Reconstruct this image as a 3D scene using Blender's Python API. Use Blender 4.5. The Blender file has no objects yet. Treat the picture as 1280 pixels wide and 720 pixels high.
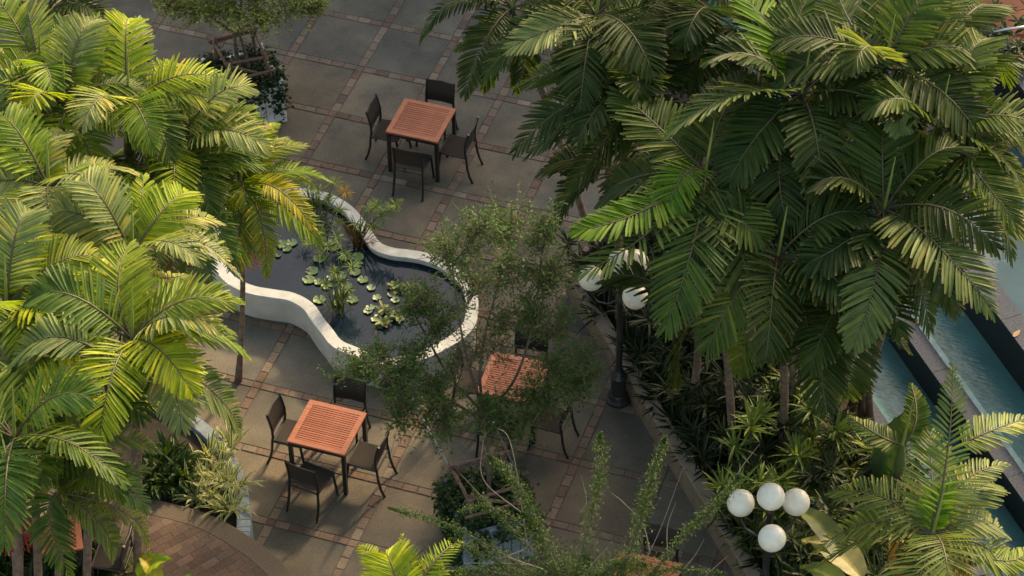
import bpy, math, random
import numpy as np
from mathutils import Vector, Matrix
R = math.radians
random.seed(7)
scn = bpy.context.scene
COL = scn.collection

# ------------------------------------------------------------------ camera
CAM = np.array([14.5466, -31.3180, 27.2768])
FPX = 3681.55                     # focal length in pixels of a 1280 wide picture
_y, _p, _r = -0.341184, 0.751054, -0.015443
FW = np.array([math.sin(_y)*math.cos(_p), math.cos(_y)*math.cos(_p), -math.sin(_p)])
_r0 = np.array([math.cos(_y), -math.sin(_y), 0.0]); _u0 = np.cross(_r0, FW)
RT = math.cos(_r)*_r0 + math.sin(_r)*_u0
UP = -math.sin(_r)*_r0 + math.cos(_r)*_u0
cd = bpy.data.cameras.new('camera'); cam = bpy.data.objects.new('camera', cd); COL.objects.link(cam)
cd.sensor_width = 36; cd.lens = 36*FPX/1280; cd.clip_end = 500; cd.clip_start = .5
cam.matrix_world = Matrix(((RT[0], UP[0], -FW[0], CAM[0]), (RT[1], UP[1], -FW[1], CAM[1]), (RT[2], UP[2], -FW[2], CAM[2]), (0, 0, 0, 1)))
scn.camera = cam
# ------------------------------------------------------------------ light
SUN_AZ, SUN_EL = R(12), R(32)     # azimuth from +Y towards +X
w = bpy.data.worlds.new('World'); scn.world = w; w.use_nodes = True
nt = w.node_tree; bg = nt.nodes['Background']
sky = nt.nodes.new('ShaderNodeTexSky'); sky.sky_type = 'NISHITA'; sky.sun_disc = False
sky.sun_elevation = SUN_EL; sky.sun_rotation = SUN_AZ; sky.dust_density = 3.0; sky.air_density = 1.0
tint = nt.nodes.new('ShaderNodeMix'); tint.data_type = 'RGBA'; tint.blend_type = 'MULTIPLY'; tint.inputs[0].default_value = 1
tint.inputs[7].default_value = (1.26, 1.10, .88, 1)          # hazy warm evening air
nt.links.new(sky.outputs[0], tint.inputs[6]); nt.links.new(tint.outputs[2], bg.inputs[0]); bg.inputs[1].default_value = 0.15
sl = bpy.data.lights.new('sun', 'SUN'); so = bpy.data.objects.new('sun', sl); COL.objects.link(so)
sl.energy = 2.6; sl.angle = R(4.5); sl.color = (1.0, .77, .47)
sd = Vector((math.sin(SUN_AZ)*math.cos(SUN_EL), math.cos(SUN_AZ)*math.cos(SUN_EL), math.sin(SUN_EL)))
so.rotation_euler = sd.to_track_quat('Z', 'Y').to_euler()
scn.view_settings.view_transform = 'Standard'; scn.view_settings.look = 'None'
scn.view_settings.exposure = 1.20
scn.render.engine = 'CYCLES'
scn.cycles.max_bounces = 8; scn.cycles.transparent_max_bounces = 8

# ------------------------------------------------------------------ helpers
def at(px, py, z):
    d = FW + RT*(px-640)/FPX - UP*(py-360)/FPX
    return CAM + d*((z-CAM[2])/d[2])
def ray(px, py):
    d = FW + RT*(px-640)/FPX - UP*(py-360)/FPX
    return d/np.linalg.norm(d)
def to_px(P):
    d = np.array(P)-CAM; q = d@FW
    return 640+FPX*(d@RT)/q, 360-FPX*(d@UP)/q
def tag(o, label=None, cat=None, group=None, kind=None):
    if label: o['label'] = label
    if cat: o['category'] = cat
    if group: o['group'] = group
    if kind: o['kind'] = kind
    return o
def empty(name, loc=(0, 0, 0), rz=0):
    o = bpy.data.objects.new(name, None); COL.objects.link(o)
    o.location = loc; o.rotation_euler = (0, 0, rz); o.empty_display_size = .1
    return o
def link(name, me, parent=None, loc=None, rz=None):
    o = bpy.data.objects.new(name, me); COL.objects.link(o)
    if parent is not None: o.parent = parent
    if loc is not None: o.location = loc
    if rz is not None: o.rotation_euler = (0, 0, rz)
    return o
def npmesh(name, V, F, mat, attr=None, smooth=False):
    """V (n,3) floats, F (m,k) ints all faces with k corners"""
    V = np.asarray(V, dtype=np.float32); F = np.asarray(F, dtype=np.int32)
    me = bpy.data.meshes.new(name); k = F.shape[1]
    me.vertices.add(len(V)); me.vertices.foreach_set('co', V.ravel())
    me.loops.add(F.size); me.loops.foreach_set('vertex_index', F.ravel())
    me.polygons.add(len(F)); me.polygons.foreach_set('loop_start', np.arange(0, F.size, k, dtype=np.int32))
    me.polygons.foreach_set('loop_total', np.full(len(F), k, dtype=np.int32))
    me.polygons.foreach_set('use_smooth', np.full(len(F), bool(smooth or (attr is not None and mat.name != 'brick_joined'))))
    me.update(calc_edges=True); me.validate()
    if attr is not None:
        a = me.color_attributes.new('leafdata', 'FLOAT_COLOR', 'POINT')
        a.data.foreach_set('color', np.asarray(attr, dtype=np.float32).ravel())
    me.materials.append(mat)
    return me
class MB:
    def __init__(s): s.v = []; s.f = []; s.s = []
    def add(s, v, f, smooth=False):
        n = len(s.v); s.v += [tuple(map(float, p)) for p in v]
        s.f += [tuple(i+n for i in q) for q in f]; s.s += [smooth]*len(f)
        return s
    def box(s, c, d, rz=0, ch=0.0, tilt=None):
        hx, hy, hz = d[0]/2, d[1]/2, d[2]/2
        pts = []
        if ch > 0:
            for z, e in ((-hz, 0), (hz-ch, 0), (hz, ch)):
                for x, y in ((-1, -1), (1, -1), (1, 1), (-1, 1)): pts.append((x*(hx-e), y*(hy-e), z))
            fs = [(3, 2, 1, 0)]
            for l in (0, 4):
                for i in range(4): fs.append((l+i, l+(i+1) % 4, l+4+(i+1) % 4, l+4+i))
            fs.append((8, 9, 10, 11))
        else:
            for z in (-hz, hz):
                for x, y in ((-1, -1), (1, -1), (1, 1), (-1, 1)): pts.append((x*hx, y*hy, z))
            fs = [(3, 2, 1, 0), (4, 5, 6, 7)]+[(i, (i+1) % 4, 4+(i+1) % 4, 4+i) for i in range(4)]
        co, si = math.cos(rz), math.sin(rz)
        out = []
        for p in pts:
            if tilt is not None: p = tilt @ Vector(p)
            out.append((c[0]+p[0]*co-p[1]*si, c[1]+p[0]*si+p[1]*co, c[2]+p[2]))
        return s.add(out, fs)
    def tube(s, path, rad, n=8, cap=True):
        P = [np.array(p, float) for p in path]; m = len(P)
        if not hasattr(rad, '__len__'): rad = [rad]*m
        v = []; X = None
        for i in range(m):
            t = P[min(i+1, m-1)]-P[max(i-1, 0)]; t = t/(np.linalg.norm(t)+1e-9)
            if X is None:
                a = np.array([0, 0, 1.]) if abs(t[2]) < .9 else np.array([1., 0, 0])
                X = np.cross(t, a)
            X = X-t*(X@t); X = X/(np.linalg.norm(X)+1e-9); Y = np.cross(t, X)
            for k in range(n):
                a = 2*math.pi*k/n; v.append(P[i]+rad[i]*(math.cos(a)*X+math.sin(a)*Y))
        f = [(i*n+k, i*n+(k+1) % n, (i+1)*n+(k+1) % n, (i+1)*n+k) for i in range(m-1) for k in range(n)]
        s.add(v, f, True)
        if cap:
            s.add(v[:n], [tuple(range(n))[::-1]]); s.add(v[-n:], [tuple(range(n))])
        return s
    def lathe(s, c, prof, n=20, smooth=True):
        v = [(c[0]+r*math.cos(2*math.pi*k/n), c[1]+r*math.sin(2*math.pi*k/n), c[2]+z) for r, z in prof for k in range(n)]
        f = [(i*n+k, i*n+(k+1) % n, (i+1)*n+(k+1) % n, (i+1)*n+k) for i in range(len(prof)-1) for k in range(n)]
        return s.add(v, f, smooth)
    def sphere(s, c, r, n=20, m=12, sz=1.0):
        prof = [(max(r*math.sin(math.pi*i/m), 1e-4), -r*sz*math.cos(math.pi*i/m)) for i in range(m+1)]
        return s.lathe(c, prof, n)
    def prism(s, poly, z0, z1):
        n = len(poly)
        v = [(x, y, z0) for x, y in poly]+[(x, y, z1) for x, y in poly]
        return s.add(v, [tuple(range(n))[::-1], tuple(range(n, 2*n))]+[(i, (i+1) % n, n+(i+1) % n, n+i) for i in range(n)])
    def mesh(s, name, mat):
        me = bpy.data.meshes.new(name); me.from_pydata(s.v, [], s.f); me.update()
        me.polygons.foreach_set('use_smooth', s.s); me.materials.append(mat)
        return me
    def build(s, name, mat, parent=None, loc=None, rz=None):
        return link(name, s.mesh(name, mat), parent, loc, rz)

# ------------------------------------------------------------------ materials
def mat(name, rough=.6, metal=0.0, spec=.5):
    m = bpy.data.materials.new(name); m.use_nodes = True
    t = m.node_tree; b = t.nodes['Principled BSDF']
    b.inputs['Roughness'].default_value = rough; b.inputs['Metallic'].default_value = metal
    b.inputs['Specular IOR Level'].default_value = spec
    return m, t, b
def node(t, typ, **kw):
    n = t.nodes.new(typ)
    for k, v in kw.items():
        if k.startswith('i_'):
            n.inputs[k[2:].replace('_', ' ')].default_value = v
        else: setattr(n, k, v)
    return n
def ramp(t, fac, stops):
    r = t.nodes.new('ShaderNodeValToRGB'); e = r.color_ramp.elements
    while len(e) < len(stops): e.new(.5)
    for i, (p, c) in enumerate(stops):
        e[i].position = p; e[i].color = (*c, 1) if len(c) == 3 else c
    t.links.new(fac, r.inputs[0]); return r.outputs[0]
def mixc(t, a, b, f, mode='MIX'):
    n = t.nodes.new('ShaderNodeMix'); n.data_type = 'RGBA'; n.blend_type = mode
    for sock, v in ((n.inputs[0], f), (n.inputs[6], a), (n.inputs[7], b)):
        if hasattr(v, 'links') or hasattr(v, 'is_linked'): t.links.new(v, sock)
        elif hasattr(v, '__len__'): sock.default_value = (*v, 1) if len(v) == 3 else v
        else: sock.default_value = v
    return n.outputs[2]
def noise(t, scale, detail=4, rough=.55, coord='Object', vec=None):
    if vec is None:
        tc = t.nodes.new('ShaderNodeTexCoord'); vec = tc.outputs[coord]
    n = t.nodes.new('ShaderNodeTexNoise'); n.inputs['Scale'].default_value = scale
    n.inputs['Detail'].default_value = detail; n.inputs['Roughness'].default_value = rough
    t.links.new(vec, n.inputs['Vector']); return n.outputs['Fac']
def worldpos(t): return t.nodes.new('ShaderNodeNewGeometry').outputs['Position']
def bump(t, b, h, s=.3, d=.01):
    n = t.nodes.new('ShaderNodeBump'); n.inputs['Strength'].default_value = s; n.inputs['Distance'].default_value = d
    t.links.new(h, n.inputs['Height']); t.links.new(n.outputs[0], b.inputs['Normal'])

M = {}
def simple(key, col, col2=None, sc=8, rough=.6, metal=0, spec=.5, bmp=0.0, bsc=60):
    m, t, b = mat(key, rough, metal, spec); g = worldpos(t)
    c = ramp(t, noise(t, sc, 5, vec=g), [(.3, col), (.7, col2 or tuple(min(1, x*1.35) for x in col))])
    t.links.new(c, b.inputs['Base Color'])
    if bmp: bump(t, b, noise(t, bsc, 3, vec=g), bmp, .004)
    M[key] = m; return m
# exposed aggregate paving
m, t, b = mat('aggregate', .75, spec=.35); g = worldpos(t)
c1 = ramp(t, noise(t, 1.1, 6, .6, vec=g), [(.32, (.078, .077, .068)), (.5, (.118, .112, .096)), (.68, (.175, .158, .126))])
c2 = ramp(t, noise(t, 42, 5, .9, vec=g), [(.36, (.52, .51, .50)), (.5, (.97, .97, .96)), (.64, (1.55, 1.50, 1.40))])
c3 = mixc(t, c1, c2, .75, 'MULTIPLY')
c4 = ramp(t, noise(t, .33, 3, .6, vec=g), [(.38, (.88, .90, .88)), (.60, (1.24, 1.05, .82))])
c5 = mixc(t, c3, c4, .8, 'MULTIPLY')
st = ramp(t, noise(t, 4.5, 6, .7, vec=g), [(.28, (.55, .53, .5)), (.42, (1, 1, 1))])
c6 = mixc(t, c5, st, .5, 'MULTIPLY')
oi = t.nodes.new('ShaderNodeObjectInfo')
c7 = mixc(t, c6, oi.outputs['Color'], 1.0, 'MULTIPLY')
t.links.new(c7, b.inputs['Base Color']); bump(t, b, noise(t, 220, 2, vec=g), .35, .003); M['aggregate'] = m
# bricks (object colour or stored colour)
def brick_mat(key, attr):
    m, t, b = mat(key, .8, spec=.3); g = worldpos(t)
    src = node(t, 'ShaderNodeVertexColor', layer_name='leafdata').outputs[0] if attr else t.nodes.new('ShaderNodeObjectInfo').outputs['Color']
    v = ramp(t, noise(t, 30, 5, .65, vec=g), [(.3, (.62, .62, .62)), (.65, (1.2, 1.2, 1.2))])
    v2 = ramp(t, noise(t, 2.3, 4, .6, vec=g), [(.3, (.68, .70, .72)), (.7, (1.1, 1.08, 1.02))])
    t.links.new(mixc(t, mixc(t, src, v, .8, 'MULTIPLY'), v2, .9, 'MULTIPLY'), b.inputs['Base Color'])
    bump(t, b, noise(t, 90, 3, vec=g), .4, .003); M[key] = m
brick_mat('brick', False); brick_mat('brick_joined', True)
simple('mortar', (.10, .09, .075), (.14, .125, .105), 3, .95, bmp=.4)
simple('soil', (.018, .013, .009), (.045, .034, .022), 9, 1.0, bmp=1.0, bsc=25)
simple('white_rim', (.42, .42, .38), (.60, .60, .57), 7, .55, bmp=.15)
simple('cream_wall', (.46, .44, .38), (.60, .58, .52), 4, .8, bmp=.2)
simple('tan_wall', (.155, .110, .065), (.24, .175, .11), 5, .85, bmp=.5)
simple('tan_cap', (.26, .19, .13), (.36, .28, .2), 6, .85, bmp=.4)
simple('grey_stone', (.12, .15, .17), (.24, .28, .30), 9, .55, bmp=.3)
simple('granite', (.030, .038, .054), (.085, .095, .125), 38, .75, spec=.2, bmp=.15)
simple('black_tile', (.006, .007, .008), (.02, .021, .023), 12, .35)
simple('lip_tile', (.06, .20, .21), (.14, .33, .33), 10, .25)
simple('border_wash', (.085, .062, .040), (.165, .118, .078), 55, .9, bmp=.8, bsc=90)
simple('terracotta', (.20, .075, .035), (.33, .13, .06), 3, .8, bmp=.3)
simple('black_metal', (.010, .010, .010), (.022, .021, .02), 12, .38)
simple('lamp_metal', (.012, .013, .012), (.03, .03, .028), 18, .45)
simple('steel', (.55, .56, .56), (.7, .7, .7), 30, .3, metal=.9)
simple('white_paint', (.62, .63, .60), (.80, .80, .77), 6, .5, bmp=.1)
simple('stake_wood', (.075, .045, .03), (.19, .12, .085), 22, .85, bmp=.6, bsc=80)
simple('bark', (.055, .042, .03), (.14, .11, .085), 14, .9, bmp=.8, bsc=60)
simple('red_twig', (.11, .07, .045), (.22, .15, .10), 14, .9)
simple('pale_twig', (.16, .13, .10), (.30, .25, .20), 20, .8)
simple('palm_trunk', (.075, .05, .036), (.20, .145, .105), 16, .9, bmp=.7, bsc=45)
simple('fibre', (.13, .06, .02), (.28, .14, .04), 25, .9)
simple('red_fruit', (.24, .012, .010), (.42, .035, .02), 20, .4)
simple('orange_fruit', (.45, .10, .015), (.62, .20, .03), 20, .5)
simple('leaf_litter', (.30, .19, .09), (.45, .30, .16), 20, .8)
# sling fabric
m, t, b = mat('sling', .75, spec=.25); g = worldpos(t)
c = ramp(t, noise(t, 400, 2, vec=g), [(.35, (.018, .014, .011)), (.65, (.052, .038, .029))]); t.links.new(c, b.inputs['Base Color']); M['sling'] = m
# teak
m, t, b = mat('teak', .45, spec=.4); tc = t.nodes.new('ShaderNodeTexCoord')
mp = node(t, 'ShaderNodeMapping'); mp.inputs['Scale'].default_value = (2, 30, 30); t.links.new(tc.outputs['Object'], mp.inputs[0])
n1 = noise(t, 2.0, 6, .6, vec=mp.outputs[0])
c = ramp(t, n1, [(.3, (.26, .075, .032)), (.6, (.42, .14, .065)), (.8, (.50, .19, .09))])
oi = t.nodes.new('ShaderNodeObjectInfo'); t.links.new(mixc(t, c, oi.outputs['Color'], 1.0, 'MULTIPLY'), b.inputs['Base Color'])
bump(t, b, n1, .15, .002); M['teak'] = m
# water
def water(key, col, rough, sc, st, dist=.02, see=None):
    m, t, b = mat(key, rough, spec=.5); g = worldpos(t); b.inputs['IOR'].default_value = 1.33
    mp = node(t, 'ShaderNodeMapping'); mp.inputs['Rotation'].default_value = (0, 0, R(40)); mp.inputs['Scale'].default_value = (1, 3.2, 1)
    t.links.new(g, mp.inputs[0])
    c = ramp(t, noise(t, 1.3, 4, vec=g), [(.3, tuple(x*.75 for x in col)), (.7, tuple(x*1.25 for x in col))])
    t.links.new(c, b.inputs['Base Color']); bump(t, b, noise(t, sc, 3, vec=mp.outputs[0]), st, dist); M[key] = m
water('pond_water', (.012, .022, .034), .03, 5, .05)
water('pool_water', (.075, .185, .180), .06, 7, .45)
water('pool_water_grey', (.07, .11, .13), .04, 4, .10)
# frosted globe
m, t, b = mat('globe', .28); g = worldpos(t)
c = ramp(t, noise(t, 14, 5, .6, vec=g), [(.3, (.80, .75, .60)), (.6, (.92, .87, .72))]); t.links.new(c, b.inputs['Base Color'])
b.inputs['Subsurface Weight'].default_value = .3; b.inputs['Subsurface Radius'].default_value = (.1, .1, .08); M['globe'] = m
# leaves: object colour x per-leaf variation, light comes through
def leafmat(key, trans=.35, rough=.42, tint=(1.12, 1.20, .38), stripes=False, fixed=None, tip=True):
    m, t, b = mat(key, rough, spec=.22)
    a = node(t, 'ShaderNodeVertexColor', layer_name='leafdata'); s = t.nodes.new('ShaderNodeSeparateColor'); t.links.new(a.outputs[0], s.inputs[0])
    rnd, along, side = s.outputs
    base = t.nodes.new('ShaderNodeObjectInfo').outputs['Color']
    v = ramp(t, rnd, [(0, (.62, .70, .74)), (.5, (1, 1, 1)), (.85, (1.25, 1.16, .95)), (.96, (1.7, 1.35, 1.1)), (1, (1.9, 1.25, 1.3))])
    c = mixc(t, base, v, 1.0, 'MULTIPLY')
    v2 = ramp(t, noise(t, 9, 3, .6, vec=worldpos(t)), [(.3, (.80, .84, .86)), (.7, (1.18, 1.12, 1.05))])
    c = mixc(t, c, v2, 1.0, 'MULTIPLY')
    mid = ramp(t, side, [(0, (1.28, 1.25, 1.1)), (.25, (1, 1, 1)), (1, (.88, .9, .9))])
    c = mixc(t, c, mid, 1.0, 'MULTIPLY')
    if stripes: c = mixc(t, c, (.55, .52, .25), ramp(t, side, [(.35, (0, 0, 0)), (.5, (1, 1, 1))]))
    if tip:
        mm = t.nodes.new('ShaderNodeMath'); mm.operation = 'MULTIPLY'
        t.links.new(ramp(t, along, [(.86, (0, 0, 0)), (1, (1, 1, 1))]), mm.inputs[0])
        t.links.new(ramp(t, rnd, [(.55, (0, 0, 0)), (.75, (.9, .9, .9))]), mm.inputs[1])
        c = mixc(t, c, (.22, .16, .08), mm.outputs[0])
    t.links.new(c, b.inputs['Base Color'])
    tr = t.nodes.new('ShaderNodeBsdfTranslucent'); t.links.new(mixc(t, c, tint, 1.0, 'MULTIPLY'), tr.inputs[0])
    ms = t.nodes.new('ShaderNodeMixShader'); ms.inputs[0].default_value = trans
    t.links.new(b.outputs[0], ms.inputs[1]); t.links.new(tr.outputs[0], ms.inputs[2])
    t.links.new(ms.outputs[0], t.nodes['Material Output'].inputs[0]); M[key] = m
leafmat('palm_leaf', .46, .46); leafmat('small_leaf', .45, .5, tip=False); leafmat('striped_leaf', .3, .45, stripes=True, tip=False)
leafmat('shrub_leaf', .25, .45, tip=False)
m, t, b = mat('rachis', .5)
oi = t.nodes.new('ShaderNodeObjectInfo'); t.links.new(oi.outputs['Color'], b.inputs['Base Color']); M['rachis'] = m
# lily pad
m, t, b = mat('lily_pad', .4); g = worldpos(t); oi = t.nodes.new('ShaderNodeObjectInfo')
c = ramp(t, noise(t, 18, 4, vec=g), [(.3, (.75, .8, .8)), (.7, (1.25, 1.2, 1.1))])
t.links.new(mixc(t, oi.outputs['Color'], c, 1, 'MULTIPLY'), b.inputs['Base Color']); M['lily_pad'] = m

# ------------------------------------------------------------------ foliage geometry
def nrm(a): return a/(np.linalg.norm(a, axis=-1, keepdims=True)+1e-9)
BLUNT = (.35, .85, 1.0, .92, .50); POINT = (.4, .95, 1.0, .66, .05)
def blades(rs, P, D, U, L, W, g, prof=POINT, fold=.28, rnd=None, segs=5):
    """strips of leaf: start P, direction D, width hint U, length L, width W, droop g"""
    n = len(P); k = len(prof); V = np.zeros((n, k, 3, 3)); A = np.zeros((n, k, 3, 4)); A[..., 3] = 1
    if rnd is None: rnd = rs.random(n)
    p = P.copy(); d = nrm(D); Z = np.array([0, 0, -1.0])
    for i in range(k):
        u = nrm(U-d*np.sum(U*d, 1, keepdims=True)); nn = np.cross(d, u)
        hw = (W*prof[i]*.5)[:, None]
        V[:, i, 0] = p-u*hw; V[:, i, 2] = p+u*hw
        s = np.sign(nn[:, 2:3]+1e-6)
        V[:, i, 1] = p-nn*s*hw*fold*2
        A[:, i, :, 0] = rnd[:, None]; A[:, i, :, 1] = i/(k-1); A[:, i, 0, 2] = 1; A[:, i, 2, 2] = 1
        if i < k-1:
            p = p+d*(L/(k-1))[:, None]; d = nrm(d+Z*(g*(.5+i*.5))[:, None])
    b = (np.arange(n)*k*3)[:, None, None, None]; i = (np.arange(k-1)*3)[None, :, None, None]; j = np.arange(2)[None, None, :, None]
    q = np.array([0, 1, 4, 3])[None, None, None, :]
    return V.reshape(-1, 3), (b+i+j+q).reshape(-1, 4), A.reshape(-1, 4)
def small_leaves(rs, P, L, Wr=.42, flat=.6):
    """little folded leaves: two faces each, mostly facing up"""
    n = len(P); a = rs.random(n)*2*np.pi; e = rs.normal(-.05, .35, n)
    D = np.stack([np.cos(a)*np.cos(e), np.sin(a)*np.cos(e), np.sin(e)], 1)
    N = nrm(np.stack([rs.normal(0, flat, n), rs.normal(0, flat, n), np.ones(n)], 1)); S = nrm(np.cross(D, N))
    Lc = (L*rs.uniform(.7, 1.25, n))[:, None]; V = np.zeros((n, 4, 3))
    V[:, 0] = P; V[:, 2] = P+D*Lc; V[:, 1] = P+D*Lc*.52+S*Lc*Wr*.5+N*Lc*.06; V[:, 3] = P+D*Lc*.52-S*Lc*Wr*.5+N*Lc*.06
    A = np.ones((n, 4, 4)); A[..., 0] = rs.random(n)[:, None]; A[..., 1] = 0; A[..., 2] = .3
    b = (np.arange(n)*4)[:, None, None]
    return V.reshape(-1, 3), (b+np.array([[0, 1, 2], [0, 2, 3]])[None]).reshape(-1, 3), A.reshape(-1, 4)
def bez(B, Mi, T, t):
    Cc = 2*Mi-.5*B-.5*T; t = t[:, None]
    return (1-t)**2*B+2*t*(1-t)*Cc+t*t*T, nrm(2*(1-t)*(Cc-B)+2*t*(T-Cc))
def frond(parent, org, B, Mi, T, seed, Lf=.52, wf=.052, npair=30, vee=.15, droop=.10, roll=0.0, pointed=False, color=(.1, .14, .05), rcol=(.085, .070, .030), start=.12):
    rs = np.random.default_rng(seed)
    B, Mi, T = B-org, Mi-org, T-org
    t0 = np.linspace(start, .985, npair); t = np.repeat(t0, 2)+rs.normal(0, .004, npair*2); side = np.tile([1., -1.], npair)
    keep = rs.random(npair*2) > .03; t, side = t[keep], side[keep]; n = len(t)
    P, Tg = bez(B, Mi, T, t)
    H = T-B; H = np.array([H[0], H[1], 0.]); H = H/(np.linalg.norm(H)+1e-6)
    S = np.cross(H, [0, 0, 1.]); S = nrm(S[None]-Tg*(Tg@S)[:, None]); N = np.cross(S, Tg)
    c, s = math.cos(roll), math.sin(roll); S, N = c*S+s*N, -s*S+c*N
    a = np.interp(t, [0, .3, .8, 1], [1.25, 1.08, .75, .32])+rs.normal(0, .045, n)
    v = vee+rs.normal(0, .07, n)
    D = np.cos(a)[:, None]*Tg+(np.sin(a)*side)[:, None]*(np.cos(v)[:, None]*S)+(np.sin(a)*np.sin(v))[:, None]*N
    L = Lf*np.interp(t, [0, .12, .35, .7, .9, 1], [.55, .78, 1, .84, .52, .32])*rs.uniform(.90, 1.08, n)
    W = wf*np.interp(t, [0, .3, .8, 1], [.75, 1, .95, .7])*rs.uniform(.8, 1.2, n)
    g = droop*rs.uniform(.6, 1.5, n)
    V, F, A = blades(rs, P, D, Tg, L, W, g, POINT if pointed else BLUNT)
    o = link('frond', npmesh('frond', V, F, M['palm_leaf'], A), parent); o.color = (*color, 1)
    PP, _ = bez(B, Mi, T, np.linspace(0, 1, 9))
    r = MB().tube(PP, list(np.linspace(.017, .004, 9)), 5, False).build('rachis', M['rachis'], o); r.color = (*rcol, 1)
    return o
def tip_point(px, py, Bp, L, zt):
    d = ray(px, py); oc = CAM-Bp; b = d@oc; c = oc@oc-L*L; D = b*b-c
    if D <= 0: return CAM-d*b
    s = math.sqrt(D); c1, c2 = CAM+d*(-b-s), CAM+d*(-b+s)
    return c1 if abs(c1[2]-zt) < abs(c2[2]-zt) else c2
def mid_point(px, py, Q):
    d = ray(px, py); return CAM+d*((Q-CAM)@d)
HUE = {'Y': (.34, .42, .022), 'y': (.33, .37, .045), 'G': (.20, .28, .030), 'g': (.105, .175, .030), 'p': (.32, .37, .14), 'P': (.38, .39, .21),  # sun, shade and sheen put into leaf colour: yellow, dark and pale hues
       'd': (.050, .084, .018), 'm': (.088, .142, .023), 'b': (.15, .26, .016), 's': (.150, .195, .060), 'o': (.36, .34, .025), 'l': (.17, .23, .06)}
SEED = [100]
GR, GL = 'green palms crowding the bed on the right', 'yellow-green palms on the left'
def palm(label, cpx, cpy, z, fronds=(), fill=7, base=None, hue='g', fillhue=None, L=1.5, Lf=.52, wf=.052, r=.06, trunk_r=None,
         group=None, fruit=None, pointed=False, zb=0.0, vee=.15, droop=.10, filld=.0, name='palm_tree', lean=.15, fill_up=.2, npair=27, skirt=0):
    SEED[0] += 37; rs = np.random.default_rng(SEED[0])
    Cw = at(cpx, cpy, z)
    kL, kW = ((.84, .72) if z < 4.85 or cpy < 380 else (.94, .84)) if group == GL else (.96, .76)
    if group == GR: npair, droop, Lf, fill, L = 37, .08, Lf*1.0, fill+3, L*.95
    if group == GL: npair, fill, L = 35, fill+5, L*.88
    Lf, wf = Lf*kL, wf*kW
    Bw = at(*base, zb) if base is not None else np.array([Cw[0]+rs.normal(0, lean), Cw[1]+rs.normal(0, lean), zb])
    root = empty(name, tuple(Bw)); tag(root, label, 'palm', group)
    c = Cw-Bw; hh = c[2]
    # trunk with leaf-scar rings, then green crownshaft
    top = .80 if hh > 2.5 else .7
    nseg = max(10, int(hh*9)); path = []; rad = []
    for i in range(nseg*2+1):
        f = i/(nseg*2)*top; bow = math.sin(f*math.pi)*.05
        path.append((c[0]*f+bow, c[1]*f, c[2]*f)); rad.append(r*(1.35-.45*min(1, f*6) - .1*f)*(1.0 if i % 2 else .93))
    MB().tube(path, rad, 9).build('trunk', M['palm_trunk'], root)
    p0 = np.array(path[-1]); cs = MB().tube([p0+(c-p0)*f for f in (0, .15, .4, .7, 1.0)], [r*1.02, r*1.3, r*1.15, r*.8, r*.45], 9)
    o = cs.build('crownshaft', M['rachis'], root); o.color = (.10, .13, .045, 1)
    def col(h):
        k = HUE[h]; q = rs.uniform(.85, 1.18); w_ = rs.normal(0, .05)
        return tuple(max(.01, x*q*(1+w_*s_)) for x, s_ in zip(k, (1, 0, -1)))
    used = []
    for fr in fronds:
        mx, my, tx, ty = fr[:4]; tx, ty = cpx+(tx-cpx)*.95, cpy+(ty-cpy)*.95; h = fr[4] if len(fr) > 4 else hue; o_ = fr[5] if len(fr) > 5 else {}
        Bp = Cw if 'b' not in o_ else at(*o_['b'], z+o_.get('bz', .1))
        dpx = math.hypot(tx-to_px(Bp)[0], ty-to_px(Bp)[1]); sc = FPX/((Bp-CAM)@FW)
        LL = o_.get('L', max(L*.8, 1.10*dpx/sc))
        zt = z+o_.get('dz', -.35)
        Tp = tip_point(tx, ty, Bp, LL, zt)
        Mp = mid_point(mx, my, (Bp+Tp)/2+np.array([0, 0, o_.get('arch', .22)*LL]))
        used.append(math.atan2(Tp[1]-Cw[1], Tp[0]-Cw[0]))
        frond(root, Bw, Bp, Mp, Tp, int(rs.integers(1e9)), o_['Lf']*kL if 'Lf' in o_ else Lf, o_['wf']*kW if 'wf' in o_ else wf, o_.get('n', npair), o_.get('vee', vee), o_.get('droop', droop), o_.get('roll', 0), o_.get('pt', pointed), col(h))
    a0 = rs.random()*6.28
    for i in range(fill):
        a = a0+i*2.39996+rs.normal(0, .15); e = [.75, .35, .05, -.25][i % 4]+rs.normal(0, .1)+fill_up-.2
        LL = L*rs.uniform(.85, 1.1); Hh = np.array([math.cos(a), math.sin(a), 0])
        Tp = Cw+Hh*LL*math.cos(e)+np.array([0, 0, LL*math.sin(e)*.9-.25*LL])
        Mp = Cw+(Tp-Cw)*.52+np.array([0, 0, .20*LL])
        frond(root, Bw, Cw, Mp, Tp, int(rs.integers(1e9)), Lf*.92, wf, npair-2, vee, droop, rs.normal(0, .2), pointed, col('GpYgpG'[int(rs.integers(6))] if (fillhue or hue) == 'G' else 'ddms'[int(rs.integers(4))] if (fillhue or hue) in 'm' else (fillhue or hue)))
    # unopened spear
    sp = MB().tube([c, c+np.array([.03, .02, .35]), c+np.array([.06, .05, .75])], [.022, .017, .004], 6).build('spear', M['rachis'], root); sp.color = (.22, .28, .06, 1)
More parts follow.
